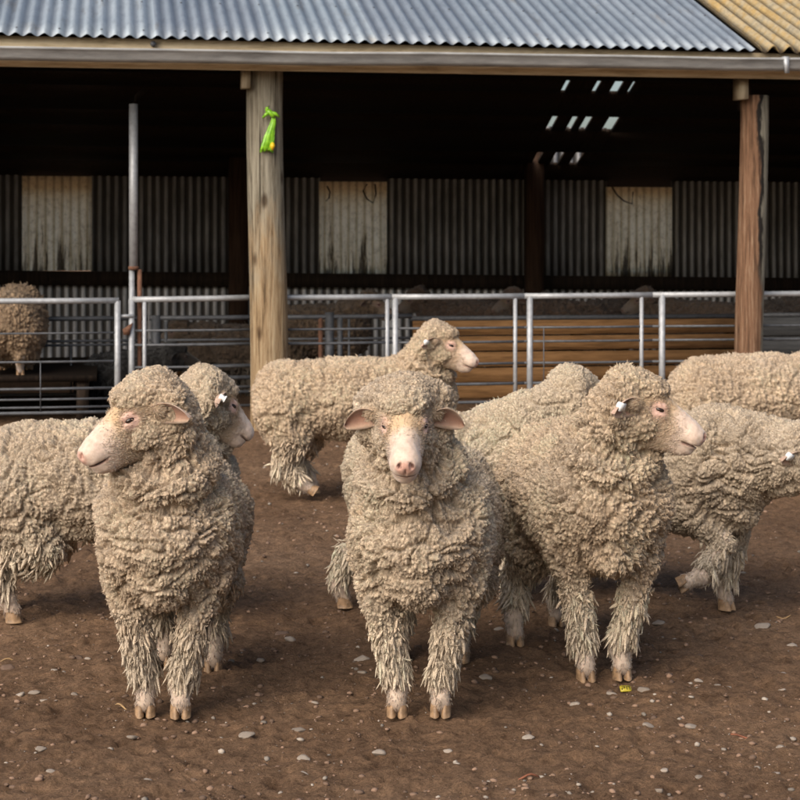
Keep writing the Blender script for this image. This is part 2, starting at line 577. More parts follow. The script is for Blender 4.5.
    # --- folds and lumps
    def disp(p, n):
        sd = rng_off
        a = .012*perlin(p/.13+sd) + .008*perlin(p/.055+sd*2)
        warp = perlin(p/.10+sd*3)*.9
        fl = np.clip((np.abs(n[:,1])-.35)/.4, 0, 1)*np.clip((c[0]-.02-p[:,0])/.1, 0, 1)
        ridge = np.abs(perlin(np.stack([p[:,0]/.034+warp, p[:,1]/.09, p[:,2]/.13], -1)+sd))
        a = a - .012*fl*np.clip(.26-ridge, 0, 1)/.26
        fr = np.clip((n[:,0]-.1)/.4, 0, 1)*np.clip((p[:,2]-.25)/.1, 0, 1)
        ridge2 = np.abs(perlin(np.stack([p[:,0]/.09, p[:,1]/.11+warp, p[:,2]/.055+warp*1.2], -1)+sd*4))
        a = a - .018*fr*np.clip(.18-ridge2, 0, 1)/.18
        rd3 = np.abs(perlin(p/.10+sd*5))
        a = a - .015*np.clip(.13-rd3, 0, 1)/.13
        return a
    rng_off = rng.uniform(0, 40, 3)
    tone = np.array(tone)
    def colour(p, n, k):
        t = perlin(p/.16+rng_off)*.15 + rng.normal(size=len(p))*.08
        cc = tone[None]*(1+t)[:,None]
        g = np.clip(perlin(p/.22+rng_off*1.7)*1.2+.1, 0, 1)*dust      # grey dust mostly on the back and sides
        g = g*np.clip(.3+n[:,2]+.4*np.abs(n[:,1]), 0, 1)
        lum = cc.mean(1, keepdims=True)
        cc = cc*(1-g[:,None]*.6) + lum*np.array([1.08,1.0,.90])*g[:,None]*.6
        st_ = np.clip(perlin(p/.11+rng_off*2.3)*1.5-.35, 0, 1)*stain      # dung and mud stained patches
        st_ = st_*np.clip((.62-p[:,2])/.3, .15, 1)
        cc = cc*(1-st_[:,None]*.6) + cc.mean(1, keepdims=True)*np.array([.85,.58,.36])*st_[:,None]*.6
        z = np.clip((.33-p[:,2])/.14, 0, 1)*1.5                             # paler wool on the lower legs
        cc = cc*(1-z[:,None]*.5) + np.array([.74,.645,.515])*(cc.mean(1,keepdims=True)/tone.mean())*z[:,None]*.5*(min(1.0, tone.mean()/.42))
        return np.clip(cc, .01, .8)
    # fine fleece surface: staples with creases between them, wavy and drawn out downwards on the flanks
    FV_, FQ, FN = subdivide(f, V, Q, NR, sub)
    fine = vox/sub
    def staple(p, n, wantvec=False):
        q = (p-h)@HR/hs; hzz = headzone(q)
        warp = np.stack([perlin(p/.021+rng_off), perlin(p/.021+rng_off+31), perlin(p/.021+rng_off+67)], -1)*.0060
        side = np.clip(np.abs(n[:,1])*1.3-.2, 0, 1)[:,None]
        low = np.clip((.34-p[:,2])/.12, 0, 1)[:,None]
        st = np.concatenate([np.ones((len(p),2)), np.full((len(p),1), .62)], 1)
        pa = (p+warp)*st
        ca, a1, a2 = cells2((pa+rng_off)/cellA)
        cb, b1, b2 = cells2((pa*np.array([1,1,.8])+rng_off*1.3)/cellB)
        sm = lambda t, a: (lambda u: u*u*(3-2*u))(np.clip(t/a, 0, 1))
        hA = sm(a2-a1, .42); hB = sm(b2-b1, .26)
        rb = hash3(np.floor(cb*7).astype(int))[:,0]
        amp = 1-.45*hzz
        d = amp*(cellA*.62*(hA-.55) + cellB*.17*(hB-.8) + cellB*.12*(rb-.5) - cellA*.28*a1)
        d = d + disp(p, n)*(1-.75*hzz)
        vec = (ca*cellA-rng_off)/st - warp - p
        return d, hA, hB, vec, hzz
    dd, hA, hB, _, hzf = staple(FV_, FN)
    base = FV_ + FN*(dd)[:,None]
    bcol = colour(FV_, FN, 0)*(.62+.42*hA)[:,None]*(.76+.26*hB)[:,None]  # crease shade between staples painted into the vertex colour

    sets = []
    # loose curled tips over the whole fleece
    nt_ = int(len(FV_)*tipden)
    pick = rng.choice(len(FV_), nt_, replace=False)
    p0, n0 = FV_[pick], FN[pick]
    jt = rng.normal(size=p0.shape)*fine*.5; p0 = p0 + jt - n0*(jt*n0).sum(1)[:,None]
    d0, hA0, hB0, vec0, hz0 = staple(p0, n0)
    vt = vec0 - n0*(vec0*n0).sum(1)[:,None]
    down = np.array([-.15,0,-1.0]); flow = down - n0*(n0@down)[:,None]
    dr = n0*.34 + vt/cellA*1.2 + flow*.25 + rng.normal(size=p0.shape)*.42
    dr /= np.linalg.norm(dr, axis=1)[:,None]
    bend = rng.normal(size=p0.shape)*.75 + flow*.35 + vt/cellA*.5
    Lt = cellA*.80*rng.uniform(.5,1.25,nt_)*(1-.30*hz0)
    cc0 = colour(p0, n0, 1)*(.80+.36*hA0)[:,None]*(.86+.16*hB0)[:,None]  # tips carry the same painted crease shade
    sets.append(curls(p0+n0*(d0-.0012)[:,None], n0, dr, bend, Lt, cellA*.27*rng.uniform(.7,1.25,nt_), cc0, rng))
    # heavier hanging locks on the legs and the skirt of the belly
    pw = np.clip((.30-V[:,2])/.12, 0, 1)*lockden*.75
    lowi = np.concatenate([np.nonzero(rng.random(len(V)) < pw)[0] for _ in range(2)])
    pl, nl_ = V[lowi], NR[lowi]; pl = pl + rng.normal(size=pl.shape)*vox*.35
    if len(pl):
        fl = down - nl_*(nl_@down)[:,None]
        lw = np.clip((.30-pl[:,2])/.12, 0, 1)
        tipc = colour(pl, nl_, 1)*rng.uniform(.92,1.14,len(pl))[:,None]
        kk = rng.random(len(pl)) < .62
        ck_, _ = nearest_cell((pl*np.array([1,1,.5])+rng_off)/.022)
        vk_ = (ck_*.022-rng_off)*np.array([1,1,2.])-pl; vk_ = vk_-nl_*(vk_*nl_).sum(1)[:,None]
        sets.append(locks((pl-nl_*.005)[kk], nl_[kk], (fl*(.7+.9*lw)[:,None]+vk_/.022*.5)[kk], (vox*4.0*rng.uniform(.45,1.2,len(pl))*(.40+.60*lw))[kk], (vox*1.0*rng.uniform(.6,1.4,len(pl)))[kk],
                          1.15*tipc[kk], (tipc*.85)[kk], rng, lift=(.26-.12*lw)[kk][:,None], rings=4, sides=5, curl=.22, jit=.16))  # darker lock roots: root shade put into the colour
        rp = np.repeat(np.arange(len(pl)), strands); ps = pl[rp]+rng.normal(size=(len(rp),3))*vox*.45; ns_ = nl_[rp]; lws = lw[rp]
        cs_, _ = nearest_cell((ps*np.array([1,1,.5])+rng_off)/.018)
        vs_ = (cs_*.018-rng_off)*np.array([1,1,2.])-ps; vs_ = vs_-ns_*(vs_*ns_).sum(1)[:,None]
        fs_ = fl[rp]
        ds_ = ns_*(.34-.14*lws)[:,None]+fs_*(.6+.6*lws)[:,None]+vs_/.018*.75+rng.normal(size=ps.shape)*.13
        ds_ /= np.linalg.norm(ds_,axis=1)[:,None]
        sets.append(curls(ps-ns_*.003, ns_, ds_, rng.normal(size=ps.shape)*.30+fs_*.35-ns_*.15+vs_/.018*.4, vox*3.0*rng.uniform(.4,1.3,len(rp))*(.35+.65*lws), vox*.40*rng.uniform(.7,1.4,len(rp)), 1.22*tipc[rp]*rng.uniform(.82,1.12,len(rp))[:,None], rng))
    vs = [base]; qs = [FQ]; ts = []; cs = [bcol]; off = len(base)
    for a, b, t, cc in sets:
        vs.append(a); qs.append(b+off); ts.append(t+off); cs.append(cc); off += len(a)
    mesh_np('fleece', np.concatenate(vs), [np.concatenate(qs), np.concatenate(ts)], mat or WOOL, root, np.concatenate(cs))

    # --- skin: trunk, neck, legs at a coarse step and the head at a fine one, one mesh
    S = [Cone(ru, c, r*.72, r*.72, .05), Cone(nb, Hq((-.03,0,-.01)), r*.5, .06*hs, .04)] + skin
    g = lambda p: sdf(S, p)
    vb, qb, nb_ = surface_nets(g, lo, hi, .013)
    zb = vb[:,2]
    legc = np.array([.56,.455,.37])*(1+.22*perlin(vb/.025)+.15*perlin(vb/.011))[:,None]
    dirt = np.clip((.075-zb)/.06, 0, 1)[:,None]
    legc = legc*(1-dirt*.6) + np.array([.22,.14,.09])*dirt*.6
    verts, quads, cols = [vb], [qb], [legc*(min(1.0, tone.mean()/.42))]
    hairs = []
    lm = (vb[:,2] < .20)
    li = rng.choice(np.nonzero(lm)[0], min(int(lm.sum()*4*fuzz), 9000)) if lm.any() else []
    if len(li):
        hp = vb[li]+rng.normal(size=(len(li),3))*.003; hn = nb_[li]
        dn = np.array([-.2,0,-1.]); fl_ = dn-hn*(hn@dn)[:,None]
        hd_ = hn*.22+fl_+rng.normal(size=hp.shape)*.18; hd_ /= np.linalg.norm(hd_,axis=1)[:,None]
        hairs.append(curls(hp-hn*.001, hn, hd_, rng.normal(size=hp.shape)*.3, .010*rng.uniform(.6,1.4,len(hp)), np.full(len(hp), .0020), legc[li]*(min(1.0, tone.mean()/.42))*rng.uniform(.75,1.15,len(hp))[:,None], rng))
    if face:
        H = [Ell((0,0,0), (.090,.066,.072), k=.03),
             Cone((.03,0,-.012), (.165,0,-.036), .059, .0400, .03),
             Cone((.03,0,.030), (.165,0,-.006), .040, .0265, .02),
             Cone((.0,0,-.058), (.150,0,-.068), .052, .029, .025),
             Ell((.184,0,-.030), (.036,.0395,.037), k=.016),
             Ell((.205,0,-.022), (.018,.026,.020), k=.01),
             Ell((.168,0,-.072), (.032,.028,.021), k=.012)]
        for s in (1,-1):
            H.append(Ell((.060, s*.045, .027), (.028,.012,.010), k=.014))      # brow
            H.append(Ell((.066, s*.046, .002), (.026,.014,.010), k=.010))      # lower lid
            H.append(Ell((.219, s*.0165, -.016), (.011,.0055,.0085), rot_to((.8,s*.6,-.5)), k=.004, sub=True))
            H.append(Ell((.185, s*.034, -.053), (.034,.016,.0030), rot_to((1,-s*.42,-.08)), k=.005, sub=True))
            H.append(Cone((-.01, s*.05, .008), (-.012, s*.085, .008), .024, .018, .015))
        H.append(Ell((.224, 0, -.036), (.016,.0022,.013), k=.004, sub=True))
        H.append(Ell((.212, 0, -.0535), (.020,.030,.0026), k=.004, sub=True))
        gh = lambda p: sdf(H, p)
        vh, qh2, nh = surface_nets(gh, (-.12,-.12,-.12), (.25,.12,.12), .0042 if vox < .012 else .006)
        vh = vh + nh*(.0012*perlin(vh/.012))[:,None]
        x, y, z = vh.T
        cream = np.array([.56,.42,.305]); white = np.array([.66,.53,.445]); tan = np.array([.56,.40,.245]); pink = np.array([.58,.33,.26])
        def blend(cc, to, wgt): return cc*(1-wgt[:,None]) + to*wgt[:,None]
        cc = np.tile(cream, (len(vh),1))
        sstep = lambda a,b,t: (lambda u: u*u*(3-2*u))(np.clip((t-a)/(b-a),0,1))
        nzv = perlin(vh/.03)
        cc = blend(cc, tan, sstep(-.005,.025,z+.22*(x-.10)+.008*nzv)*(1-sstep(.095,.165,x+.016*nzv))*.85)
        cc = blend(cc, white, sstep(.095,.150,x+.02*nzv)*.85)
        eyed = np.minimum(np.linalg.norm(vh-np.array([.068,.056,.016]),axis=1), np.linalg.norm(vh-np.array([.068,-.056,.016]),axis=1))
        cc = blend(cc, np.array([.62,.40,.34]), (1-sstep(.014,.040,eyed))*.85)
        nd_ = np.sqrt(((x-.222)/.020)**2+(y/.026)**2+((z+.026)/.020)**2)
        cc = blend(cc, pink, (1-sstep(.75,1.45,nd_))*.9)
        nn = np.minimum(np.linalg.norm((vh-np.array([.219,.0165,-.016]))/np.array([.012,.008,.009]),axis=1), np.linalg.norm((vh-np.array([.219,-.0165,-.016]))/np.array([.012,.008,.009]),axis=1))
        cc = blend(cc, np.array([.10,.045,.035]), (1-sstep(.7,1.05,nn)))
        mo = np.abs(z+.0545)/.004
        cc = blend(cc, np.array([.25,.12,.10]), (1-sstep(.5,1.3,mo))*sstep(.15,.165,x)*.85)
        gd = np.clip(.5+.8*perlin(vh/.05+5), 0, 1)*sstep(.0,.03,-z-.02)
        cc = blend(cc, np.array([.40,.30,.21]), gd*.4)
        cc = cc*(1+.10*perlin(vh/.006)+.10*perlin(vh/.02+9))[:,None]
        verts.append(h+(vh*hs)@HR.T); quads.append(qh2+len(vb)); cols.append(cc*(min(1.0, tone.mean()/.42)))
        pf = np.clip((.135-x+.02*nzv)/.05, 0, 1)*np.clip((.135-z-x)/.03, 0, 1)*np.clip((eyed-.020)/.008, 0, 1)
        pf = np.maximum(pf, .08*(x < .15))
        ck_ = np.clip((.165-x+.025*nzv)/.03, 0, 1)*np.clip((.020-.14*x-z)/.012, 0, 1)*np.clip((eyed-.024)/.010, 0, 1)
        pf = np.maximum(pf, ck_)
        sel = np.concatenate([np.nonzero(rng.random(len(vh)) < pf*fuzz)[0] for _ in range(3)])
        hp, hn = vh[sel]+rng.normal(size=(len(sel),3))*.0016, nh[sel]
        bk = np.array([-.9,0,-.55]); fl_ = bk - hn*(hn@bk)[:,None]
        hd_ = hn*.45+fl_*.8+rng.normal(size=hp.shape)*.25; hd_ /= np.linalg.norm(hd_,axis=1)[:,None]
        Lh = (.0045+.0070*np.clip((.13-hp[:,0])/.07,0,1))*rng.uniform(.6,1.3,len(hp))
        wt_ = np.clip((.16-hp[:,0])/.05,0,1)[:,None]*.55
        hcol = (cc[sel]*(1-wt_)+np.array([.46,.35,.235])*wt_)*1.12*(min(1.0, tone.mean()/.42))*rng.uniform(.85,1.12,len(hp))[:,None]
        a_, b_, t_, c_ = curls(hp-hn*.0005, hn, hd_, rng.normal(size=hp.shape)*.4+fl_*.3, Lh, np.full(len(hp), .0018), hcol, rng)
        hairs.append((h+(a_*hs)@HR.T, b_, t_, c_))
        # ears
        off = len(vb)+len(vh)
        for s in (1,-1):
            e = unit((-ear_back, s*1.0, -.14+ear_pitch)); mm = unit(np.array((.95,0,.05)) - e*np.dot(e,(.95,0,.05))); wd = np.cross(e, mm)
            bpt = np.array([-.008, s*ear_out, .004]); nt_, ns_ = 12, 9
            inner = []; outer = []; ic = []; oc = []
            for t in np.linspace(0,1,nt_):
                wt = .030*math.sin(math.pi*min(1,(.20+.80*t**1.05)))**.6 + .001
                for q in np.linspace(-1,1,ns_):
                    pt = bpt + e*(ear_len*t) + wd*(q*wt) + mm*(.022*q*q*(1-t*.5) - .012*math.sin(t*2.2)) + np.array([0,0,-.026*t*t])
                    inner.append(pt); outer.append(pt - mm*(.0075*(1-.5*q*q)*(1-.5*t)))
                    ic.append(lerp((.30,.155,.11),(.50,.38,.285), min(1,abs(q)**3*.9+.22*t))); oc.append(lerp((.36,.27,.19),(.46,.32,.25), t))
            I = np.array(inner); O = np.array(outer); fq = []
            for a in range(nt_-1):
                for b in range(ns_-1):
                    k = a*ns_+b
                    qa = [k, k+1, k+ns_+1, k+ns_]
                    fq.append(qa); fq.append([v_+nt_*ns_ for v_ in qa[::-1]])
            def rim(i0, i1): fq.append([i0, i1, i1+nt_*ns_, i0+nt_*ns_])
            for a in range(nt_-1):
                rim(a*ns_, (a+1)*ns_); rim((a+1)*ns_+ns_-1, a*ns_+ns_-1)
            for b in range(ns_-1): rim((nt_-1)*ns_+b, (nt_-1)*ns_+b+1)
            ev = np.concatenate([I,O])
            verts.append(h+(ev*hs)@HR.T); quads.append(np.array(fq)+off); cols.append(np.array(ic+oc)*(min(1.0, tone.mean()/.42))); off += len(ev)
            if tag_ear == s:
                tp = bpt+e*(ear_len*.8)+mm*.003
                mb = MB(); mb.tube([h+HR@((tp-mm*.012)*hs), h+HR@((tp+mm*.006)*hs)], .011*hs, 12)
                mb.box(h+HR@((tp+e*.008+mm*.008)*hs), np.array((.030,.022,.004))*hs, [HR@e, HR@wd, HR@mm])
                mb.build('ear_tag', TAGW, root)
    tris = []; off = sum(len(q) for q in verts)
    for a_, b_, t_, c_ in hairs:
        verts.append(a_); quads.append(b_+off); tris.append(t_+off); cols.append(c_); off += len(a_)
    mesh_np('body', np.concatenate(verts), [np.concatenate(quads)]+([np.concatenate(tris)] if tris else []), SKIN, root, np.concatenate(cols))
    if face:
        for s in (1,-1):
            ball = MB(); rr = []
            c0 = np.array([.066, s*.0502, .0155])
            n1, n2 = 10, 16
            pv = []
            for a in range(n1+1):
                ph = math.pi*a/n1
                for b in range(n2):
                    t = 2*math.pi*b/n2
                    pv.append(c0 + np.array([math.sin(ph)*math.cos(t)*.0155, math.cos(ph)*.0112, math.sin(ph)*math.sin(t)*.0080]))
            fq = [[a*n2+b, a*n2+(b+1)%n2, (a+1)*n2+(b+1)%n2, (a+1)*n2+b] for a in range(n1) for b in range(n2)]
            mesh_np('eye', h+(np.array(pv)*hs)@HR.T, [np.array(fq)], EYE, root)
    # --- cloven hooves
    for i in range(4):
        pts = legs[i]; end = pts[-1]; d = unit(pts[-1]-pts[-2])
        standing = not (legs_custom and i in legs_custom)
        fwd = np.array([1.0,0,0]) if standing else unit(np.array([1.0,0,0])-d*d[0])
        up = np.array([0,0,1.0]) if standing else -d
        rt_ = np.cross(up, fwd); mb = MB()
        for s in (1,-1):
            prof = []
            for hgt, x0, x1, wd_ in ((.010,-.018,.012,.0095),(-.003,-.021,.023,.0128),(-.020,-.022,.032,.0136),(-.035,-.021,.036,.0133)):
                ringp = []
                for k in range(10):
                    t = 2*math.pi*k/10
                    cx = (x0+x1)/2+(x1-x0)/2*math.cos(t)
                    taper = 1-.45*max(0,math.cos(t))**2
                    ringp.append(end + up*hgt + fwd*cx + rt_*(s*(.0145+.002) + wd_*math.sin(t)*taper - s*.004*max(0,math.cos(t))))
                prof.append(ringp)
            v = np.array(prof).reshape(-1,3); fq = []
            for a in range(3):
                for k in range(10):
                    fq.append([a*10+k, a*10+(k+1)%10, (a+1)*10+(k+1)%10, (a+1)*10+k])
            v = np.vstack([v, v[30:40].mean(0), v[:10].mean(0)])
            tt = [[30+(k+1)%10, 30+k, 40] for k in range(10)]+[[k, (k+1)%10, 41] for k in range(10)]
            mb.add(v, fq, tt)
        mb.build('hoof', HOOF, root, smooth=True)
    return root

# ================================================================== the flock
YG = 'sheep standing about in the dirt yard'
DG = 'sheep in the shade of the shed'
V3 = lambda x, y, z=0.: np.array([x, y, z])

make_sheep('front left merino with its bare muzzle turned to the left and eyes half shut',
    V3(-.655,5.05,.51), V3(-.685,5.56,.52), V3(-.690,4.90,.862), (-.155,-.085,-.085),
    [V3(-.612,5.02), V3(-.712,5.03), V3(-.575,5.54), V3(-.74,5.62)], r=.192, vox=.0098, sub=3, lockden=.9, group=YG, tag_ear=None, seed=1, tone=(0.776,0.602,0.436))
make_sheep('middle merino standing square on, pink nose straight ahead under a thick woolly fringe',
    V3(.055,5.06,.505), V3(.105,5.66,.51), V3(.012,4.84,.852), (.01,-.90,-.42),
    [V3(.113,5.03), V3(-.008,5.03), V3(.19,5.67), V3(.0,5.72)], r=.200, vox=.0098, sub=3, lockden=.9, group=YG, seed=2, tone=(0.789,0.624,0.458), hood=1.22, ear_back=.0, ear_len=.082, ear_out=.082)
make_sheep('front right merino with its head turned to the right and a white ear tag',
    V3(.615,5.47,.525), V3(.545,6.00,.540), V3(.700,5.33,.840), (.196,-.03,-.072),
    [V3(.672,5.45), V3(.560,5.43), V3(.54,6.2), V3(.377,5.9)], r=.206, vox=.0100, sub=3, lockden=.9, cellA=.0112, stain=1.2, group=YG, tag_ear=-1, seed=3, tone=(0.776,0.596,0.421), dust=.3)
make_sheep('broadside merino behind the front left sheep, cut by the left edge, white ear tag',
    V3(-.80,6.36,.485), V3(-1.33,6.36,.485), V3(-.660,6.22,.775), (.15,.12,-.12),
    [V3(-.70,6.45), V3(-.78,6.26), V3(-1.42,6.47), V3(-1.345,6.25)], r=.200, vox=.0112, sub=3, tipden=.25, group=YG, tag_ear=-1, seed=4, tone=(0.763,0.609,0.450))
make_sheep('mostly hidden merino behind the middle sheep, head turned away, reddish ear',
    V3(.36,6.62,.49), V3(-.02,6.62,.49), V3(.640,6.52,.758), (.75,.45,-.35),
    [V3(.42,6.72), V3(.38,6.52), V3(.02,6.72), V3(-.205,6.5)], r=.195, vox=.0112, sub=3, tipden=.25, group=YG, seed=5, ear_out=.085, ear_back=.25, tone=(0.789,0.638,0.472), dust=.3)
make_sheep('merino trotting past the thick yellowish post, head held high in profile',
    V3(.07,9.3,.515), V3(-.57,9.3,.505), V3(.205,9.2,.795), (.21,-.05,-.085),
    [V3(.20,9.4), V3(-.02,9.2), V3(-.45,9.4), V3(-.45,9.2)], r=.203, vox=.013, sub=2, tipden=.4, cellA=.0125, group=YG, tag_ear=-1, seed=6, tone=(0.776,0.596,0.421), dust=.25,
    legs_custom={3: [V3(-.55,9.18,.31), V3(-.60,9.18,.17), V3(-.50,9.18,.075), V3(-.462,9.18,.05)]})
make_sheep('walking merino at the right edge, one foreleg lifted, its head lowered',
    V3(1.11,6.43,.495), V3(.80,6.82,.495), V3(1.40,6.22,.575), (.75,-.25,-.55),
    [V3(1.17,6.46), V3(1.0,6.3), V3(.88,6.98), V3(.66,6.85)], r=.203, vox=.0112, sub=3, tipden=.25, group=YG, tag_ear=-1, seed=7, neck_r=.205, tone=(0.720,0.580,0.428),
    legs_custom={1: [V3(1.13,6.29,.27), V3(1.05,6.27,.155), V3(1.00,6.27,.135)]})
make_sheep('rear right merino whose rounded back rises in front of the reddish post',
    V3(2.20,9.5,.51), V3(1.60,9.5,.51), V3(2.50,9.42,.72), (.8,-.1,-.4),
    [V3(2.25,9.6), V3(2.18,9.4), V3(1.58,9.6), V3(1.62,9.4)], r=.203, vox=.013, sub=2, tipden=.4, cellA=.0125, group=YG, seed=8, tone=(0.763,0.588,0.421), dust=.3)
# in the shed
PLAT = .345
make_sheep('long woolled brown sheep standing behind the left gate with its rump to the yard',
    V3(-2.86,13.45,.72), V3(-2.82,12.92,.715), V3(-2.9,13.75,.80), (0,.9,-.3),
    [V3(-2.96,13.4,PLAT), V3(-2.76,13.4,PLAT), V3(-2.92,12.9,PLAT), V3(-2.72,12.9,PLAT)], r=.225, vox=.018, sub=2, cellA=.022, cellB=.05, lockden=.9, group=DG, seed=9, tone=(.50,.36,.235), folds=False, strands=1, fuzz=0, dust=.1, belly=.11)
make_sheep('black sheep lying low in the dark pen just left of the gate post',
    V3(-1.98,13.9,.25), V3(-2.28,13.95,.25), V3(-1.72,13.8,.42), (.7,.2,-.2),
    [V3(-1.8,14.0), V3(-1.8,13.8), V3(-2.2,14.1), V3(-2.2,13.8)], r=.20, vox=.026, sub=2, cellA=.024, cellB=.06, group=DG, seed=10, tone=(.012,.011,.011), folds=False, strands=1, fuzz=0, dust=0,
    legs_custom={0:[V3(-1.86,14.03,.12),V3(-1.76,14.03,.08),V3(-1.70,14.03,.05)], 1:[V3(-1.86,13.78,.12),V3(-1.76,13.78,.08),V3(-1.70,13.78,.05)],
                 2:[V3(-2.15,14.1,.14),V3(-2.25,14.1,.10),V3(-2.15,14.1,.07),V3(-2.10,14.1,.05)], 3:[V3(-2.15,13.78,.14),V3(-2.25,13.78,.10),V3(-2.15,13.78,.07),V3(-2.10,13.78,.05)]})
dim = [
 # px, depth, heading deg, label, tone
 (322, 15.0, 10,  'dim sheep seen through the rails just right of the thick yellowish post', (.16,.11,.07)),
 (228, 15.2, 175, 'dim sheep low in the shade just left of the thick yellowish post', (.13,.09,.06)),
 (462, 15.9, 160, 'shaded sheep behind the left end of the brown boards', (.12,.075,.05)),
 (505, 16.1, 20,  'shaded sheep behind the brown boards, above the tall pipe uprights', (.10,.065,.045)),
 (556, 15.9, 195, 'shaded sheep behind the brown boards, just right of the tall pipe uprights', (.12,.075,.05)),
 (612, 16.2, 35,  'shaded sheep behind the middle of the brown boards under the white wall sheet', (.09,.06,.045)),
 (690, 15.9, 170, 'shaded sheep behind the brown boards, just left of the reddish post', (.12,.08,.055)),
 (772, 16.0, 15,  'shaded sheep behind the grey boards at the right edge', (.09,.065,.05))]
for k, (px, d, hd, lb, tn) in enumerate(dim):
    cx = (px-400)*d/F_PX; a = math.radians(hd); dx, dy = math.cos(a), math.sin(a)
    low = .0 if k != 1 else -.18
    ch = V3(cx+dx*.2, d+dy*.2, .56+low); rp = V3(cx-dx*.32, d-dy*.32, .55+low)
    hd_ = V3(cx+dx*.42, d+dy*.42-.04, (.78 if k % 2 == 0 else .72)+low)
    lx, ly = -dy*.1, dx*.1
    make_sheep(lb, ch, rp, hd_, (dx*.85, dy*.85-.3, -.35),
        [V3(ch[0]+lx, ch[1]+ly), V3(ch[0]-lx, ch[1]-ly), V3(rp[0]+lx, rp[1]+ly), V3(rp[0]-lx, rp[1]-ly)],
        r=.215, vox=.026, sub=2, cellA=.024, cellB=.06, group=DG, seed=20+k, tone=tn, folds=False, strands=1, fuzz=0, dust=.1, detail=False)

# ================================================================== the yard
def yard():
    def axis(parts):
        out = []
        for a, b, n in parts: out.append(np.linspace(a, b, n, endpoint=False))
        return np.concatenate(out+[[parts[-1][1]]])
    xs = axis([(-400,-40,12),(-40,-8,24),(-8,-3.2,48),(-3.2,-1.9,70),(-1.9,1.9,330),(1.9,3.2,70),(3.2,8,48),(8,40,24),(40,400,12)])
    ys = axis([(-60,0,12),(0,3.6,20),(3.6,5.2,160),(5.2,7.5,170),(7.5,10.5,130),(10.5,14,80),(14,20,30),(20,60,16),(60,900,16)])
    X, Y = np.meshgrid(xs, ys, indexing='ij')
    p = np.stack([X.ravel(), Y.ravel(), np.zeros(X.size)], -1)
    near = np.clip(1-(np.abs(p[:,0])-3)/4, 0, 1)*np.clip((p[:,1]-2)/1.5, 0, 1)*np.clip(1-(p[:,1]-13)/4, 0, 1)
    z = .020*perlin(p/.9)+.010*perlin(p/.33+9)
    z += (.012*perlin(p/.10+3) + .010*perlin(p/.045+7) + .006*perlin(p/.022+1))
    clod = np.clip(perlin(p/.055+21)-.28, 0, 1)*.06*np.clip(.35+perlin(p/.6+4), 0, 1)
    dent = -np.clip(perlin(p/.085+31)-.36, 0, 1)*.05
    z = z+clod+dent
    hr = np.random.default_rng(31)
    for k in range(420):                          # cloven hoofprints trodden into the dirt
        cy = 4.1+5.5*hr.random()**1.3; cx = hr.uniform(-1,1)*(.24*cy+.2); a = hr.uniform(0,6.28)
        i0, i1 = np.searchsorted(xs, cx-.08), np.searchsorted(xs, cx+.08); j0, j1 = np.searchsorted(ys, cy-.08), np.searchsorted(ys, cy+.08)
        ii = (np.arange(i0,i1)[:,None]*len(ys)+np.arange(j0,j1)[None]).ravel()
        if not len(ii): continue
        dx = p[ii,0]-cx; dy = p[ii,1]-cy; ca, sa = math.cos(a), math.sin(a)
        q1 = dx*ca+dy*sa; q2 = -dx*sa+dy*ca
        dp = np.exp(-((q1/.026)**4+((np.abs(q2)-.0145)/.0115)**4)); rimd = np.exp(-((np.sqrt(q1**2*.7+q2**2)-.040)/.012)**2)
        z[ii] += (-.014*dp+.005*rimd)*hr.uniform(.4,1.1)
    z = z*near - .006
    p[:,2] = z
    nx, ny = X.shape
    i = np.arange(nx*ny).reshape(nx, ny)
    q = np.stack([i[:-1,:-1], i[1:,:-1], i[1:,1:], i[:-1,1:]], -1).reshape(-1,4)
    m, nt, b = mat_new('brown_dirt')
    n1 = noise(nt, .9, 5, .6); n2 = noise(nt, 24, 9, .8); n3 = noise(nt, 110, 6, .8)
    a = ramp(nt, n1, [(.3, (.212,.126,.074)), (.55, (.297,.182,.109)), (.78, (.367,.236,.148))])
    c2 = ramp(nt, n2, [(.34, (.42,.39,.37)), (.50, (.95,.95,.95)), (.66, (1.35,1.33,1.30))])
    c = mixc(nt, 1.0, a.outputs['Color'], c2.outputs['Color'], 'MULTIPLY')
    c3 = ramp(nt, n3, [(.36, (.52,.50,.48)), (.54, (1.0,1.0,1.0)), (.68, (1.5,1.46,1.42))])
    c = mixc(nt, .75, c, c3.outputs['Color'], 'MULTIPLY')
    nt.links.new(c, b.inputs['Base Color'])
    b.inputs['Roughness'].default_value = .95; b.inputs['Specular IOR Level'].default_value = .15
    ad = N(nt, 'ShaderNodeMath', operation='ADD'); nt.links.new(n2, ad.inputs[0]); nt.links.new(n3, ad.inputs[1])
    bump(nt, b, ad.outputs[0], 1.0, .02)
    o = mesh_np('ground', p, [q], m)
    tag(o, 'brown trampled dirt yard strewn with pebbles', kind='structure')
    return xs, ys, z.reshape(nx, ny)
GX, GY, GZ = yard()
def gz(x, y):
    i = min(max(np.searchsorted(GX, x), 1), len(GX)-1); j = min(max(np.searchsorted(GY, y), 1), len(GY)-1)
    return float(GZ[i-1:i+1, j-1:j+1].mean())

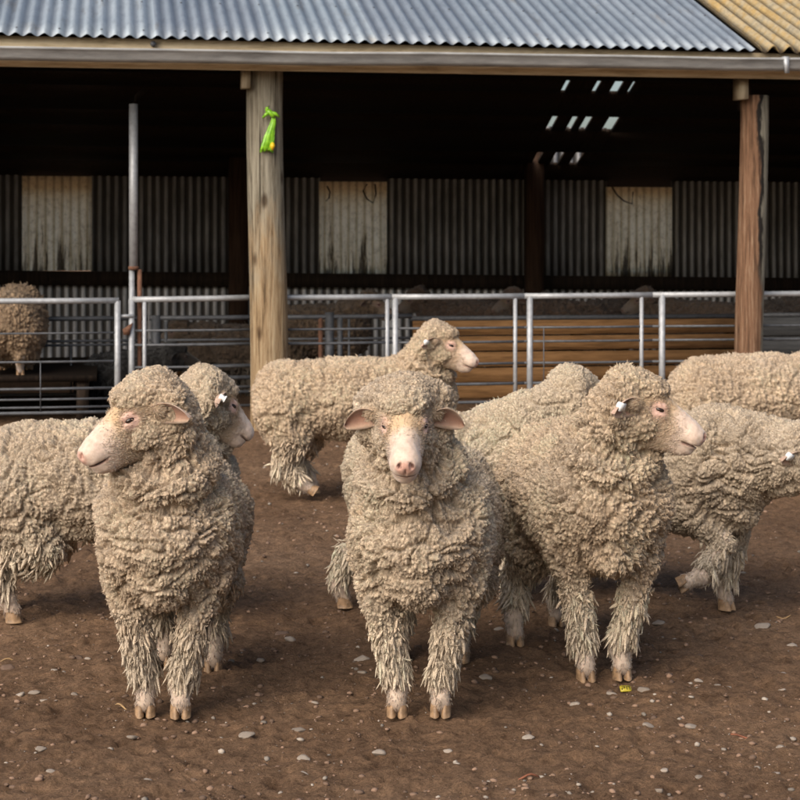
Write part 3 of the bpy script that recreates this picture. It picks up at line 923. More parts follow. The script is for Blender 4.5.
# ---- stones
import bmesh
def stone_base(seed, sub):
    bm = bmesh.new(); bmesh.ops.create_icosphere(bm, subdivisions=sub, radius=1)
    v = np.array([w.co[:] for w in bm.verts]); f = np.array([[w.index for w in g.verts] for g in bm.faces]); bm.free()
    s = np.random.default_rng(seed).uniform(0, 50, 3)
    v = v*(1+.30*perlin(v*.9+s)+.12*perlin(v*2.3+s)+.05*perlin(v*5+s))[:,None]
    rr = np.random.default_rng(seed+1)
    for _ in range(5):                            # broken flat faces
        n_ = rr.normal(size=3); n_ /= np.linalg.norm(n_); c_ = rr.uniform(.55,.85)
        t_ = v@n_; v = v-np.clip(t_-c_, 0, 1)[:,None]*n_*.9
    return v, f
def stone_mat(name, colr):
    m, nt, b = mat_new(name)
    n = noise(nt, 60, 5, .7); oi = N(nt, 'ShaderNodeObjectInfo')
    r = ramp(nt, n, [(.3, tuple(c*.6 for c in colr)), (.6, colr), (.8, tuple(c*1.2 for c in colr))])
    r2 = ramp(nt, oi.outputs['Random'], [(0, (.62,.60,.58)), (1, (1.05,1.05,1.05))])
    nt.links.new(mixc(nt, 1., r.outputs['Color'], r2.outputs['Color'], 'MULTIPLY'), b.inputs['Base Color'])
    b.inputs['Roughness'].default_value = .85
    bump(nt, b, n, .4, .004)
    return m
SM = stone_mat('pale_stone', (.36,.30,.245)); SMB = stone_mat('brown_stone', (.17,.105,.07))
SG = 'stones lying on the dirt yard'
stones = [  # px, py, width px, label, material
 (645,691,15,'large pale oval stone right beside the small yellow tag on the dirt',0),
 (612,693,12,'flat pale stone just left of the small yellow tag',0),
 (575,701,11,'pale stone in front of the front right sheep, well left of the yellow tag',0),
 (659,622,14,'round pale stone behind the front right sheep\'s nearer right foot',0),
 (763,625,16,'broad pale flat stone at the right, beyond the walking sheep\'s planted foot',0),
 (699,679,10,'pale stone right of the front right sheep, leftmost of a loose trio',0),
 (717,681,8,'small stone, middle of the loose trio right of the front right sheep',0),
 (728,683,7,'small stone, last of the loose trio right of the front right sheep',0),
 (782,688,8,'small white stone by the right edge, level with the yellow tag',0),
 (782,665,10,'grey stone by the right edge, above the small white one',0),
 (792,641,12,'flat stone half cut by the right edge below the walking sheep',0),
 (649,727,14,'flat pale flake straight below the yellow tag',0),
 (692,730,15,'long thin pale flake right of the flake below the tag',0),
 (528,738,13,'pale flat stone right of the middle sheep\'s feet, over a smaller one',0),
 (540,745,8,'small pale stone tucked under the flat one right of the middle sheep',0),
 (448,750,10,'pale stone just below the middle sheep\'s feet',0),
 (664,769,9,'rounded pale stone near the bottom edge, right of centre',0),
 (659,790,9,'pale stone at the bottom edge, upper one of three',0),
 (636,796,9,'pale stone on the bottom edge, left one of three',0),
 (670,796,9,'pale stone on the bottom edge, right one of three',0),
 (775,773,12,'flat pale stone in the bottom right corner',0),
 (700,778,10,'dull pale stone near the bottom edge, left of the corner stone',0),
 (780,747,9,'pale stone above the bottom right corner stone',0),
 (486,675,13,'flat pale stone between the middle and the front right sheep',0),
 (499,630,12,'pale stone next to the front right sheep\'s hind foot',0),
 (379,753,15,'large pale stone below and left of the middle sheep\'s feet',0),
 (304,755,13,'pale stone left of the middle sheep, upper of a close pair',0),
 (304,769,12,'pale stone left of the middle sheep, lower of a close pair',0),
 (298,728,16,'large flat pale stone midway between the two nearest sheep',0),
 (247,731,16,'large tan stone right of the front left sheep\'s feet',0),
 (315,701,8,'small white stone left of the middle sheep\'s forelegs',0),
 (361,660,18,'broad flat stone left of the middle sheep\'s knees',0),
 (362,673,11,'smaller stone just below the broad flat one by the middle sheep',0),
 (291,638,13,'flat pale stone behind, midway between the two nearest sheep',0),
 (283,630,18,'broad brownish stone touching the flat pale one behind the nearest sheep',1),
 (261,660,9,'grey round stone right of the front left sheep\'s hind foot',0),
 (132,732,13,'grey stone just below the front left sheep\'s feet',0),
 (146,775,14,'dull flat stone near the bottom, below the front left sheep',0),
 (41,748,11,'white stone low at the left',0),
 (52,772,12,'dull pale stone just under the white one low at the left',0),
 (8,664,16,'long brown flat stone at the left edge',1),
 (20,692,10,'pale stone at the left, first of a short diagonal line',0),
 (35,692,13,'grey stone at the left, second of a short diagonal line',0),
 (44,698,10,'pale stone at the left, third of a short diagonal line',0),
 (54,671,8,'small pale stone by itself left of the front left sheep',0),
 (79,655,11,'brownish stone of the pair beyond the front left sheep\'s feet',1),
 (88,657,7,'white stone of the pair beyond the front left sheep\'s feet',0),
 (75,690,8,'small white stone left of the front left sheep\'s hooves',0)]
protos = []
for k in range(6):
    v, f = stone_base(100+k, 3)
    protos.append((v, f))
smesh = {}
srng = np.random.default_rng(5)
for px, py, wpx, lb, mi in stones:
    g = G(px, py); s = F_PX/g[1]; w = wpx/s*.5
    k = int(srng.integers(6))
    if (k, mi) not in smesh:
        o = mesh_np('stone', protos[k][0], [protos[k][1]], (SM, SMB)[mi]); smesh[k, mi] = o
    else:
        o = smesh[k, mi].copy(); C.objects.link(o)
    hgt = w*srng.uniform(.34,.55)
    o.scale = (w, w*srng.uniform(.7,1.0), hgt)
    o.rotation_euler = (srng.normal()*.12, srng.normal()*.12, srng.uniform(-.5,.5))
    o.location = (g[0], g[1], gz(g[0], g[1])+hgt*.12)
    tag(o, lb, 'stone', SG)

def pebbles():
    r = np.random.default_rng(77)
    vs, fs, n = [], [], 0
    v0 = [stone_base(200+k, 1) for k in range(8)]
    for k in range(12500):
        y = 3.9+8.0*r.random()**1.5; x = r.uniform(-1, 1)*(.26*y+.4)
        if perlin(np.array([[x/.5, y/.5, 3.3]]))[0] < -.25 and r.random() < .7: continue
        w = .0024+.0120*r.random()**4.2
        v, f = v0[r.integers(8)]
        a = r.uniform(0, 6.28); ca, sa = math.cos(a), math.sin(a)
        q = v*np.array([w, w*r.uniform(.6,1), w*r.uniform(.4,.7)])
        q = np.stack([q[:,0]*ca-q[:,1]*sa, q[:,0]*sa+q[:,1]*ca, q[:,2]], -1)+np.array([x, y, gz(x,y)+w*.15])
        vs.append(q); fs.append(f+n); n += len(q)
    V = np.concatenate(vs)
    cnt = len(v0[0][0]); M = len(vs)
    base = np.where(r.random(M)[:,None] < .17, np.array([[.30,.255,.21]]), np.array([[.21,.132,.088]]))*(r.uniform(.45,1.25,M)[:,None])
    m, nt, b = mat_new('pebble_mix')
    at = N(nt, 'ShaderNodeAttribute', attribute_name='Col'); nt.links.new(at.outputs['Color'], b.inputs['Base Color'])
    b.inputs['Roughness'].default_value = .9
    o = mesh_np('pebbles', V, [np.concatenate(fs)], m, col=np.repeat(base, cnt, 0))
    tag(o, 'fine pale and brown pebbles scattered over the dirt yard', 'pebbles', kind='stuff')
pebbles()

def straw():
    mt = plain('dry_straw', (.30,.19,.09), .8, 0, .3, 50, .1); mr = plain('reddish_twig', (.20,.075,.04), .8, 0, .3, 50, .1)
    for px, py, ln, rz, lb, m in ((529,778,.055,.25,'short reddish twig on the dirt near the bottom edge',mr),
                            (745,738,.075,-.15,'longer reddish twig lying on the dirt at the right',mr),
                            (784,616,.06,.35,'dry straw stem on the dirt by the right edge',mt),
                            (122,708,.055,-.7,'bent straw left of the front left sheep\'s hooves',mt),
                            (8,657,.05,.2,'dry straw lying on the long brown stone at the left edge',mt)):
        g = G(px, py); z = gz(g[0], g[1])+.006
        c, s = math.cos(rz), math.sin(rz)
        pts = [np.array([g[0]+c*t*ln, g[1]+s*t*ln, z+.006*math.sin(t*5+px)]) for t in np.linspace(-.5,.5,6)]
        mb = MB(); mb.tube(pts, [.0022,.003,.0028,.003,.0025,.0015], 6)
        tag(mb.build('twig', m, smooth=True), lb, 'twig')
straw()

# yellow tag lying on the ground, with two dark worn numerals
def ground_tag():
    g = G(625.5, 691); z = gz(g[0], g[1])+.012
    t = empty('ear_tag', (g[0], g[1], z), .12)
    tag(t, 'small bright yellow numbered tag lying on the dirt below the front right sheep', 'ear tag')
    ym = plain('yellow_plastic', (.42,.34,.03), .45, 0, .08, 40, .02)
    w, d, h = .0165, .011, .004
    mb = MB()
    ol = [(-1,-1),(-.5,-1.05),(.6,-1.0),(1,-.8),(1.02,.6),(.75,1),(-.7,1.05),(-1.0,.8)]
    tilt = .55
    def P(x, y, zz): return np.array([x*w, y*d*math.cos(tilt)-zz*math.sin(tilt), y*d*math.sin(tilt)+zz*math.cos(tilt)])
    lo = [P(x,y,-h/2) for x,y in ol]; hi = [P(x,y,h/2) for x,y in ol]
    n = len(ol); v = lo+hi+[P(0,0,-h/2), P(0,0,h/2)]
    mb.add(v, [[i,(i+1)%n,(i+1)%n+n,n+i] for i in range(n)], [[(i+1)%n,i,2*n] for i in range(n)]+[[n+i,n+(i+1)%n,2*n+1] for i in range(n)])
    mb.build('plate', ym, t)
    dk = plain('worn_black_print', (.09,.07,.01), .6, 0, .3, 60, 0)
    mk = MB(); z1 = h/2+.0006
    def stroke(x0,y0,x1,y1,wd=.16):
        dx, dy = x1-x0, y1-y0; L = math.hypot(dx,dy); nx, ny = -dy/L*wd/2, dx/L*wd/2
        ps = [P(x0+nx,y0+ny,z1),P(x0-nx,y0-ny,z1),P(x1-nx,y1-ny,z1),P(x1+nx,y1+ny,z1)]
        ps2 = [q+(P(0,0,.0006)-P(0,0,0)) for q in ps]
        mk.box8(ps+ps2)
    for a in ((-.7,.55,-.15,.55),(-.15,.55,-.15,.0),(-.7,0,-.15,0),(-.7,0,-.7,-.6)): stroke(*a)
    for a in ((.2,-.6,.2,.55),(.2,.55,.72,.55),(.72,.55,.72,-.6)): stroke(*a)
    mk.build('numeral', dk, t)
ground_tag()

# ================================================================== the shed
SC, SS = math.cos(math.radians(9.1)), math.sin(math.radians(9.1))
P0 = np.array([0., 12.6, 0.]); U = np.array([SC, SS, 0]); VV = np.array([-SS, SC, 0]); Z = np.array([0,0,1.])
AX = [U, VV, Z]
def S(u, v, z): return P0+U*u+VV*v+Z*z
def on_v(px, v):
    k = (px-400)/F_PX
    u = (k*(P0[1]+v*SC)+v*SS)/(SC-k*SS)
    return u, P0[1]+u*SS+v*SC
def UZ(px, py, v):
    u, d = on_v(px, v); return u, CAM_Z-(py-HORIZ)*d/F_PX

shed = empty('shed', tuple(S(0,0,0)), math.radians(9.1))
tag(shed, 'long open fronted farm shed with corrugated iron roof and dark interior', 'shed')
def Ls(p):                                        # world -> shed local
    d = np.asarray(p, float)-P0
    return np.stack([d@U, d@VV, d@Z], -1)
def LM(u, v, z): return np.array([u, v, z], float)

# --- materials
def wave_dirt_shade(nt, lo, hi, pitch=.0785, u0=-6.5, stops=(.25,.75)):                        # trough grime, with the waves' shade and crest highlights painted in
    tc = N(nt, 'ShaderNodeTexCoord'); sp = N(nt, 'ShaderNodeSeparateXYZ'); nt.links.new(tc.outputs['Object'], sp.inputs[0])
    m1 = N(nt, 'ShaderNodeMath', operation='MULTIPLY_ADD'); nt.links.new(sp.outputs['X'], m1.inputs[0]); m1.inputs[1].default_value = 2*math.pi/pitch; m1.inputs[2].default_value = -u0*2*math.pi/pitch
    m2 = N(nt, 'ShaderNodeMath', operation='COSINE'); nt.links.new(m1.outputs[0], m2.inputs[0])
    m3 = N(nt, 'ShaderNodeMath', operation='MULTIPLY_ADD'); nt.links.new(m2.outputs[0], m3.inputs[0]); m3.inputs[1].default_value = .5; m3.inputs[2].default_value = .5
    return ramp(nt, m3.outputs[0], [(stops[0], lo), (stops[1], hi)]).outputs['Color']
UB_ = on_v(755, -.385)[0]
def roof_iron(name, lichen=False):
    m, nt, b = mat_new(name)
    if not lichen:
        n1 = noise(nt, 1.3, 5, .6, (1,.5,1)); n2 = noise(nt, 9, 6, .7, (3,.7,1))
        a = ramp(nt, n1, [(.3, (.185,.225,.265)), (.7, (.275,.315,.355))])
        c2 = ramp(nt, n2, [(.25, (.62,.62,.64)), (.5, (1,1,1)), (.8, (1.12,1.12,1.1))])
        c = mixc(nt, .8, a.outputs['Color'], c2.outputs['Color'], 'MULTIPLY')
        n4 = noise(nt, 34, 3, .6)
        c4 = ramp(nt, n4, [(.70, (1,1,1)), (.78, (.45,.42,.38))])
        c = mixc(nt, .6, c, c4.outputs['Color'], 'MULTIPLY')
        c = mixc(nt, 1.0, c, wave_dirt_shade(nt, (.68,.68,.70), (1.12,1.12,1.12), .0925, -6.5, (.05,.62)), 'MULTIPLY')  # dirty troughs, toned with the crests to show light on the waves
        tcs = N(nt, 'ShaderNodeTexCoord'); sps = N(nt, 'ShaderNodeSeparateXYZ'); nt.links.new(tcs.outputs['Object'], sps.inputs[0])
        fl = N(nt, 'ShaderNodeMath', operation='MULTIPLY_ADD'); nt.links.new(sps.outputs['X'], fl.inputs[0]); fl.inputs[1].default_value = 1/.74; fl.inputs[2].default_value = 20.3
        f2 = N(nt, 'ShaderNodeMath', operation='FLOOR'); nt.links.new(fl.outputs[0], f2.inputs[0])
        wn = N(nt, 'ShaderNodeTexWhiteNoise', noise_dimensions='1D'); nt.links.new(f2.outputs[0], wn.inputs['W'])
        cs = ramp(nt, wn.outputs['Value'], [(0, (.80,.80,.82)), (1, (1.1,1.1,1.08))]); c = mixc(nt, 1.0, c, cs.outputs['Color'], 'MULTIPLY')
        n5 = noise(nt, 2.3, 6, .7, (2.5,.35,1)); c5 = ramp(nt, n5, [(.58, (1,1,1)), (.70, (.78,.66,.55))]); c = mixc(nt, .8, c, c5.outputs['Color'], 'MULTIPLY')
        b.inputs['Metallic'].default_value = .25; b.inputs['Roughness'].default_value = .5
    else:
        n1 = noise(nt, 4, 9, .8); n2 = noise(nt, 22, 7, .8)
        a = ramp(nt, n1, [(.30, (.20,.18,.14)), (.45, (.32,.27,.18)), (.60, (.35,.235,.085)), (.70, (.31,.27,.19)), (.85, (.40,.38,.33))])
        c2 = ramp(nt, n2, [(.3, (.45,.42,.38)), (.6, (1.05,1.05,1.05))])
        c = mixc(nt, .8, a.outputs['Color'], c2.outputs['Color'], 'MULTIPLY')
        c = mixc(nt, 1.0, c, wave_dirt_shade(nt, (.16,.14,.12), (1.15,1.15,1.12), .118, UB_+.012, (.10,.60)), 'MULTIPLY')  # trough shade painted in, as the broad sun leaves the waves flat
        b.inputs['Roughness'].default_value = .95
        bump(nt, b, n2, .6, .01)
    nt.links.new(c, b.inputs['Base Color'])
    return m
ROOF = roof_iron('blue_grey_roof_iron'); LICH = roof_iron('lichen_roof_sheet', True)
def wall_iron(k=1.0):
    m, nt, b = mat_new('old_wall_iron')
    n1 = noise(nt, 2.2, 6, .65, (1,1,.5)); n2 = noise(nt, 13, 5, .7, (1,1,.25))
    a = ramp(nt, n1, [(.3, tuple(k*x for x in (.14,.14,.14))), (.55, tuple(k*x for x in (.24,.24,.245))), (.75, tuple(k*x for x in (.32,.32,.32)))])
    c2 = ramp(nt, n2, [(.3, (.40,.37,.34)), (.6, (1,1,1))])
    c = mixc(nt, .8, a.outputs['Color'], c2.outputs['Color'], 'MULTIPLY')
    c = mixc(nt, 1.0, c, wave_dirt_shade(nt, (.16,.14,.12), (1.25,1.25,1.25)), 'MULTIPLY')
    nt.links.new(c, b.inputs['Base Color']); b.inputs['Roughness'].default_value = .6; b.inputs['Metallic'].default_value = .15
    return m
WALL = wall_iron(); WALLB = wall_iron(2.6)  # paler copy puts the lower tier's stronger light into the colour
def white_sheet():
    m, nt, b = mat_new('stained_white_sheet')
    n1 = noise(nt, 3.0, 6, .7, (4.25,1,.30)); n2 = noise(nt, 20, 6, .8)
    tc = N(nt, 'ShaderNodeTexCoord'); sp = N(nt, 'ShaderNodeSeparateXYZ'); nt.links.new(tc.outputs['Object'], sp.inputs[0])
    mr = N(nt, 'ShaderNodeMapRange'); mr.inputs[1].default_value = 1.0; mr.inputs[2].default_value = 1.75; mr.inputs[3].default_value = .13; mr.inputs[4].default_value = -.10
    nt.links.new(sp.outputs['Z'], mr.inputs[0])
    ad = N(nt, 'ShaderNodeMath', operation='ADD'); nt.links.new(n1, ad.inputs[0]); nt.links.new(mr.outputs[0], ad.inputs[1])
    r = ramp(nt, ad.outputs[0], [(.50, (1.0,.90,.66)), (.60, (.80,.68,.46)), (.66, (.14,.11,.07)), (.8, (.05,.04,.03))])
    c2 = ramp(nt, n2, [(.34, (.50,.46,.38)), (.52, (1,1,1))])
    c = mixc(nt, .7, r.outputs['Color'], c2.outputs['Color'], 'MULTIPLY')
    nt.links.new(c, b.inputs['Base Color']); b.inputs['Roughness'].default_value = .8
    c = mixc(nt, 1.0, c, wave_dirt_shade(nt, (.50,.46,.38), (1.0,1.0,1.0), stops=(.0,.45)), 'MULTIPLY')
    tr = N(nt, 'ShaderNodeBsdfTranslucent'); nt.links.new(c, tr.inputs['Color'])
    mx = N(nt, 'ShaderNodeMixShader'); mx.inputs[0].default_value = .78
    nt.links.new(b.outputs[0], mx.inputs[1]); nt.links.new(tr.outputs[0], mx.inputs[2])
    nt.links.new(mx.outputs[0], nt.nodes['Material Output'].inputs['Surface'])
    return m
WSH = white_sheet()
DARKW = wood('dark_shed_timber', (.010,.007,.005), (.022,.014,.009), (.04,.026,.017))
FASC = wood('weathered_fascia', (.30,.23,.14), (.55,.45,.30), (.66,.57,.41), (1.2,9,9), .4)
GUT = plain('dull_gutter_metal', (.29,.295,.295), .6, .1, .35, 3.5, .05, (1,6,6))
def left_post():
    m, nt, b = mat_new('yellow_brown_post')
    n = noise(nt, 3.0, 8, .72, (16,16,.8)); n2 = noise(nt, 2.2, 5, .65, (2.5,2.5,.9)); n3 = noise(nt, 1.0, 6, .6, (26,26,.55))
    y = ramp(nt, n, [(.35, (.10,.066,.036)), (.46, (.27,.185,.105)), (.55, (.36,.265,.16)), (.66, (.44,.355,.235))])
    g = ramp(nt, n, [(.35, (.085,.072,.055)), (.46, (.225,.20,.15)), (.64, (.36,.33,.26))])
    tc = N(nt, 'ShaderNodeTexCoord'); sp = N(nt, 'ShaderNodeSeparateXYZ'); nt.links.new(tc.outputs['Object'], sp.inputs[0])
    mr = N(nt, 'ShaderNodeMapRange'); nt.links.new(sp.outputs['Z'], mr.inputs[0])
    mr.inputs[1].default_value = .9; mr.inputs[2].default_value = 2.0; mr.inputs[3].default_value = -.16; mr.inputs[4].default_value = .28
    ad = N(nt, 'ShaderNodeMath', operation='ADD'); nt.links.new(mr.outputs[0], ad.inputs[0]); nt.links.new(n2, ad.inputs[1])
    f = ramp(nt, ad.outputs[0], [(.38, (0,0,0)), (.62, (1,1,1))])
    c = mixc(nt, f.outputs['Color'], y.outputs['Color'], g.outputs['Color'])
    ck = ramp(nt, n3, [(.33, (.12,.10,.08)), (.37, (1,1,1))])
    c = mixc(nt, .9, c, ck.outputs['Color'], 'MULTIPLY')
    vo = N(nt, 'ShaderNodeTexVoronoi'); vo.inputs['Scale'].default_value = 1.0
    mp = N(nt, 'ShaderNodeMapping'); mp.inputs['Scale'].default_value = (5,5,2.3); nt.links.new(tc.outputs['Object'], mp.inputs['Vector']); nt.links.new(mp.outputs['Vector'], vo.inputs['Vector'])
    kn = ramp(nt, vo.outputs['Distance'], [(.07, (.18,.12,.08)), (.16, (1,1,1))])
    c = mixc(nt, .85, c, kn.outputs['Color'], 'MULTIPLY')
    nt.links.new(c, b.inputs['Base Color']); b.inputs['Roughness'].default_value = .85; b.inputs['Specular IOR Level'].default_value = .2
    bump(nt, b, n, .9, .02)
    return m
POSTL = left_post()
_OLD = wood('yellow_brown_post', (.07,.042,.02), (.36,.235,.105), (.52,.37,.19), (15,15,.8), 1.0, grey=(.36,.31,.21), grey_amt=.5)
def red_post():
    m, nt, b = mat_new('reddish_post')
    n = noise(nt, 3.0, 8, .72, (16,16,.8)); n2 = noise(nt, 2.0, 5, .65, (2.2,2.2,.8))
    r = ramp(nt, n, [(.35, (.035,.021,.014)), (.46, (.15,.082,.048)), (.56, (.22,.125,.075)), (.66, (.32,.23,.155))])
    gr = ramp(nt, n, [(.3, (.10,.09,.07)), (.7, (.33,.31,.25))])
    tc = N(nt, 'ShaderNodeTexCoord'); sp = N(nt, 'ShaderNodeSeparateXYZ'); nt.links.new(tc.outputs['Object'], sp.inputs[0])
    mu = N(nt, 'ShaderNodeMath', operation='MULTIPLY_ADD'); nt.links.new(sp.outputs['X'], mu.inputs[0]); mu.inputs[1].default_value = 4.0; nt.links.new(n2, mu.inputs[2])
    f = ramp(nt, mu.outputs[0], [(.58, (0,0,0)), (.70, (1,1,1))])
    c = mixc(nt, f.outputs['Color'], r.outputs['Color'], gr.outputs['Color'])
    # burn-dark scar streak near the seam
    zz = N(nt, 'ShaderNodeMapRange', clamp=True); nt.links.new(sp.outputs['Z'], zz.inputs[0])
    zz.inputs[1].default_value = .9; zz.inputs[2].default_value = 1.2
    sc_ = N(nt, 'ShaderNodeMath', operation='SUBTRACT'); nt.links.new(mu.outputs[0], sc_.inputs[0]); sc_.inputs[1].default_value = .64
    ab = N(nt, 'ShaderNodeMath', operation='ABSOLUTE'); nt.links.new(sc_.outputs[0], ab.inputs[0])
    f2 = ramp(nt, ab.outputs[0], [(.05, (1,1,1)), (.11, (0,0,0))])
    mm = N(nt, 'ShaderNodeMath', operation='MULTIPLY'); nt.links.new(f2.outputs['Color'], mm.inputs[0]); nt.links.new(zz.outputs[0], mm.inputs[1])
    c = mixc(nt, mm.outputs[0], c, (.02,.017,.015))
    nt.links.new(c, b.inputs['Base Color']); b.inputs['Roughness'].default_value = .85; b.inputs['Specular IOR Level'].default_value = .2
    bump(nt, b, n, .9, .02)
    return m
POSTR = red_post()
BOARD = wood('brown_board', (.09,.045,.018), (.26,.137,.056), (.37,.205,.09), (.9,10,10), .5)
BOARDG = wood('grey_board', (.035,.036,.038), (.075,.077,.08), (.11,.112,.115), (.9,10,10), .4)
PALEW = wood('pale_sawn_block', (.30,.25,.17), (.42,.36,.26), (.5,.44,.33))

def corrugated(name, o, du, dl, nu_len, l_len, pitch, amp, mat, parent, rows=2, per=10, nrm=None, wob=.0, seed=0, phase=0., thick=.0012, skin=False):
    """sheet spanned by unit du (across the waves) and dl (along them)"""
    nu = int(nu_len/pitch*per)+1
    us = np.linspace(0, nu_len, nu); ls = np.linspace(0, l_len, rows)
    Ug, Lg = np.meshgrid(us, ls, indexing='ij')
    nn = np.cross(du, dl) if nrm is None else nrm
    h = amp*np.cos(2*np.pi*Ug/pitch+phase)
    if wob: h = h + wob*perlin(np.stack([Ug.ravel()/.9, Lg.ravel()/1.1, np.full(Ug.size, seed+.5)], -1)).reshape(Ug.shape)
    p = o + Ug[...,None]*du + Lg[...,None]*dl + h[...,None]*nn
    n = nu*rows
    v = np.concatenate([p.reshape(-1,3), (p-nn*thick).reshape(-1,3)])
    i = np.arange(n).reshape(nu, rows)
    q = np.stack([i[:-1,:-1], i[1:,:-1], i[1:,1:], i[:-1,1:]], -1).reshape(-1,4)
    if skin: return mesh_np(name, p.reshape(-1,3), [q], mat, parent)
    e1 = np.stack([i[:-1,0], i[1:,0], i[1:,0]+n, i[:-1,0]+n], -1)[:, ::-1]
    e2 = np.stack([i[:-1,-1], i[1:,-1], i[1:,-1]+n, i[:-1,-1]+n], -1)
    return mesh_np(name, v, [np.concatenate([q, q[:,::-1]+n, e1, e2])], mat, parent)

# --- front roof: eave line measured at both ends, rising at 21 degrees
EV = -.385
uL, zL = UZ(0, 37.0, EV); uR, zR = UZ(755, 53.0, EV)
ez = lambda u: zL+(zR-zL)*(u-uL)/(uR-uL)
SL = math.tan(math.radians(21)); RIDGE = 1.40
U0, U1 = -6.5, 7.5
du = unit((1, 0, (zR-zL)/(uR-uL))); dl = unit((0, 1, SL)); nn = unit(np.cross(du, dl))
uB = uR
Lr = (RIDGE-EV)/dl[1]
corrugated('roof_sheeting', LM(U0, EV, ez(U0)+.022), du, dl, (uB-U0)/du[0], Lr, .0925, .0118, ROOF, shed, rows=6, nrm=nn, wob=.003, per=12)
tag(shed.children[-1], 'blue grey corrugated iron roof sheeting')
pl = corrugated('roof_sheeting', LM(uB+.012, EV-.015, ez(uB)+.026), du, dl, (U1-uB)/du[0], Lr, .118, .026, LICH, shed, rows=40, nrm=nn, wob=.006, per=12, seed=4, thick=.008)
tag(pl, 'old roof sheeting covered in yellow lichen')
# roof nails on the blue sheets (heads on the crests)
nb = MB()
for row, vv in ((0,.12),(1,.92)):
    for k in range(0, 110, 3):
        uu = U0+.0925*k
        if uu > uB-.05: break
        c = LM(uu*1.0, EV, 0); pt = LM(U0,EV,ez(U0)+.022)+du*(.0925*k)+dl*(vv)+nn*.0122
        nb.tube([pt, pt+nn*.004], .008, 6)
nb.build('roof_nail', GALV_DULL, shed)
# underside lining, purlins, rafters (dark)
und = MB()
a, b2 = LM(U0,EV+.10,ez(U0)-.0), LM(U1,EV+.10,ez(U1)-.0)
zr0, zr1 = ez(U0)+SL*(RIDGE-EV), ez(U1)+SL*(RIDGE-EV)
def slab(name, p00, p10, p11, p01, t, mat):
    mb = MB(); dn = np.array([0,0,-t]); 
    return mb.box8([p00+dn, p10+dn, p11+dn, p01+dn, p00, p10, p11, p01]).build(name, mat, shed)
# rear roof slope with gaps where sheets are missing
BV = 5.0
zb = lambda u: ez(u)+SL*(RIDGE-EV)-SL*(BV-RIDGE)
rz_ = lambda u, v: ez(u)+SL*(RIDGE-EV)-SL*(v-RIDGE)
def on_rear(px, py):                              # meet the rear slope
    lo_, hi_ = RIDGE, BV
    for _ in range(50):
        v = (lo_+hi_)/2; u, z = UZ(px, py, v)
        if z < rz_(u, v): lo_ = v   # ray below the roof: go further back
        else: hi_ = v
    return u, v
holes = []
for pts in (((530.5,162),(540,149)),((548.5,162.5),(562,147.5)),((571.5,157),(585,148.5)),
            ((544.5,128),(554,113)),((564.5,128),(572,111.5)),((577,129),(587,112)),((600,129.5),(616,112)),
            ((559.5,90),(567,77)),((590.5,90),(598,77)),((607.5,91.5),(619,78)),((627.5,88),(631,78))):
    (ua, va), (ub, vb) = on_rear(*pts[0]), on_rear(*pts[1])
    um = (ua+ub)/2; wpx = {0:.075}.get(0)
    holes.append((ua, va, vb, pts))
rows = [[h for h in holes[:3]], [h for h in holes[3:7]], [h for h in holes[7:]]]
wid = [[.062,.090,.085],[.060,.060,.072,.105],[.045,.045,.085,.030]]
rect = []
for rw, ws in zip(rows, wid):
    v0 = max(min(h[1], h[2]) for h in rw[:1]); v1 = min(max(h[1], h[2]) for h in rw[:1])
    for h, w in zip(rw, ws): rect.append((h[0], h[0]+w, v0, v1))
def rear_roof():
    us = sorted({U0, U1} | {r[0] for r in rect} | {r[1] for r in rect})
    vs = sorted({RIDGE, BV+.25} | {r[2] for r in rect} | {r[3] for r in rect})
    mb = MB(); t = .03
    for i in range(len(us)-1):
        for j in range(len(vs)-1):
            um, vm = (us[i]+us[i+1])/2, (vs[j]+vs[j+1])/2
            if any(r[0] < um < r[1] and r[2] < vm < r[3] for r in rect): continue
            c = [LM(uu, vv, rz_(uu, vv)) for uu, vv in ((us[i],vs[j]),(us[i+1],vs[j]),(us[i+1],vs[j+1]),(us[i],vs[j+1]))]
            mb.add([p-np.array([0,0,t]) for p in c]+c, [[0,3,2,1],[4,5,6,7],[0,1,5,4],[1,2,6,5],[2,3,7,6],[3,0,4,7]])
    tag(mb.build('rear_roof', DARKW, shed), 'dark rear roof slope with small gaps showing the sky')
rear_roof()
SKYL = plain('fibreglass_sheet', (.75,.72,.62), .6, 0, .15, 30, 0)
# timber lining directly under the front sheeting
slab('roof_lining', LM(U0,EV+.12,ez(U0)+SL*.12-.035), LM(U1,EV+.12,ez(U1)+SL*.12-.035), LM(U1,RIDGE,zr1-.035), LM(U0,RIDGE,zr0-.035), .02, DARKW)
for uu in np.arange(-6.0, 7.4, 1.17):
    mb = MB()
    mb.box8([LM(uu-.025,EV+.15,ez(uu)+SL*.15-.16), LM(uu+.025,EV+.15,ez(uu)+SL*.15-.16), LM(uu+.025,RIDGE,ez(uu)+SL*(RIDGE-EV)-.17), LM(uu-.025,RIDGE,ez(uu)+SL*(RIDGE-EV)-.17),
             LM(uu-.025,EV+.15,ez(uu)+SL*.15-.06), LM(uu+.025,EV+.15,ez(uu)+SL*.15-.06), LM(uu+.025,RIDGE,ez(uu)+SL*(RIDGE-EV)-.06), LM(uu-.025,RIDGE,ez(uu)+SL*(RIDGE-EV)-.06)])
    mb.build('rafter', DARKW, shed)

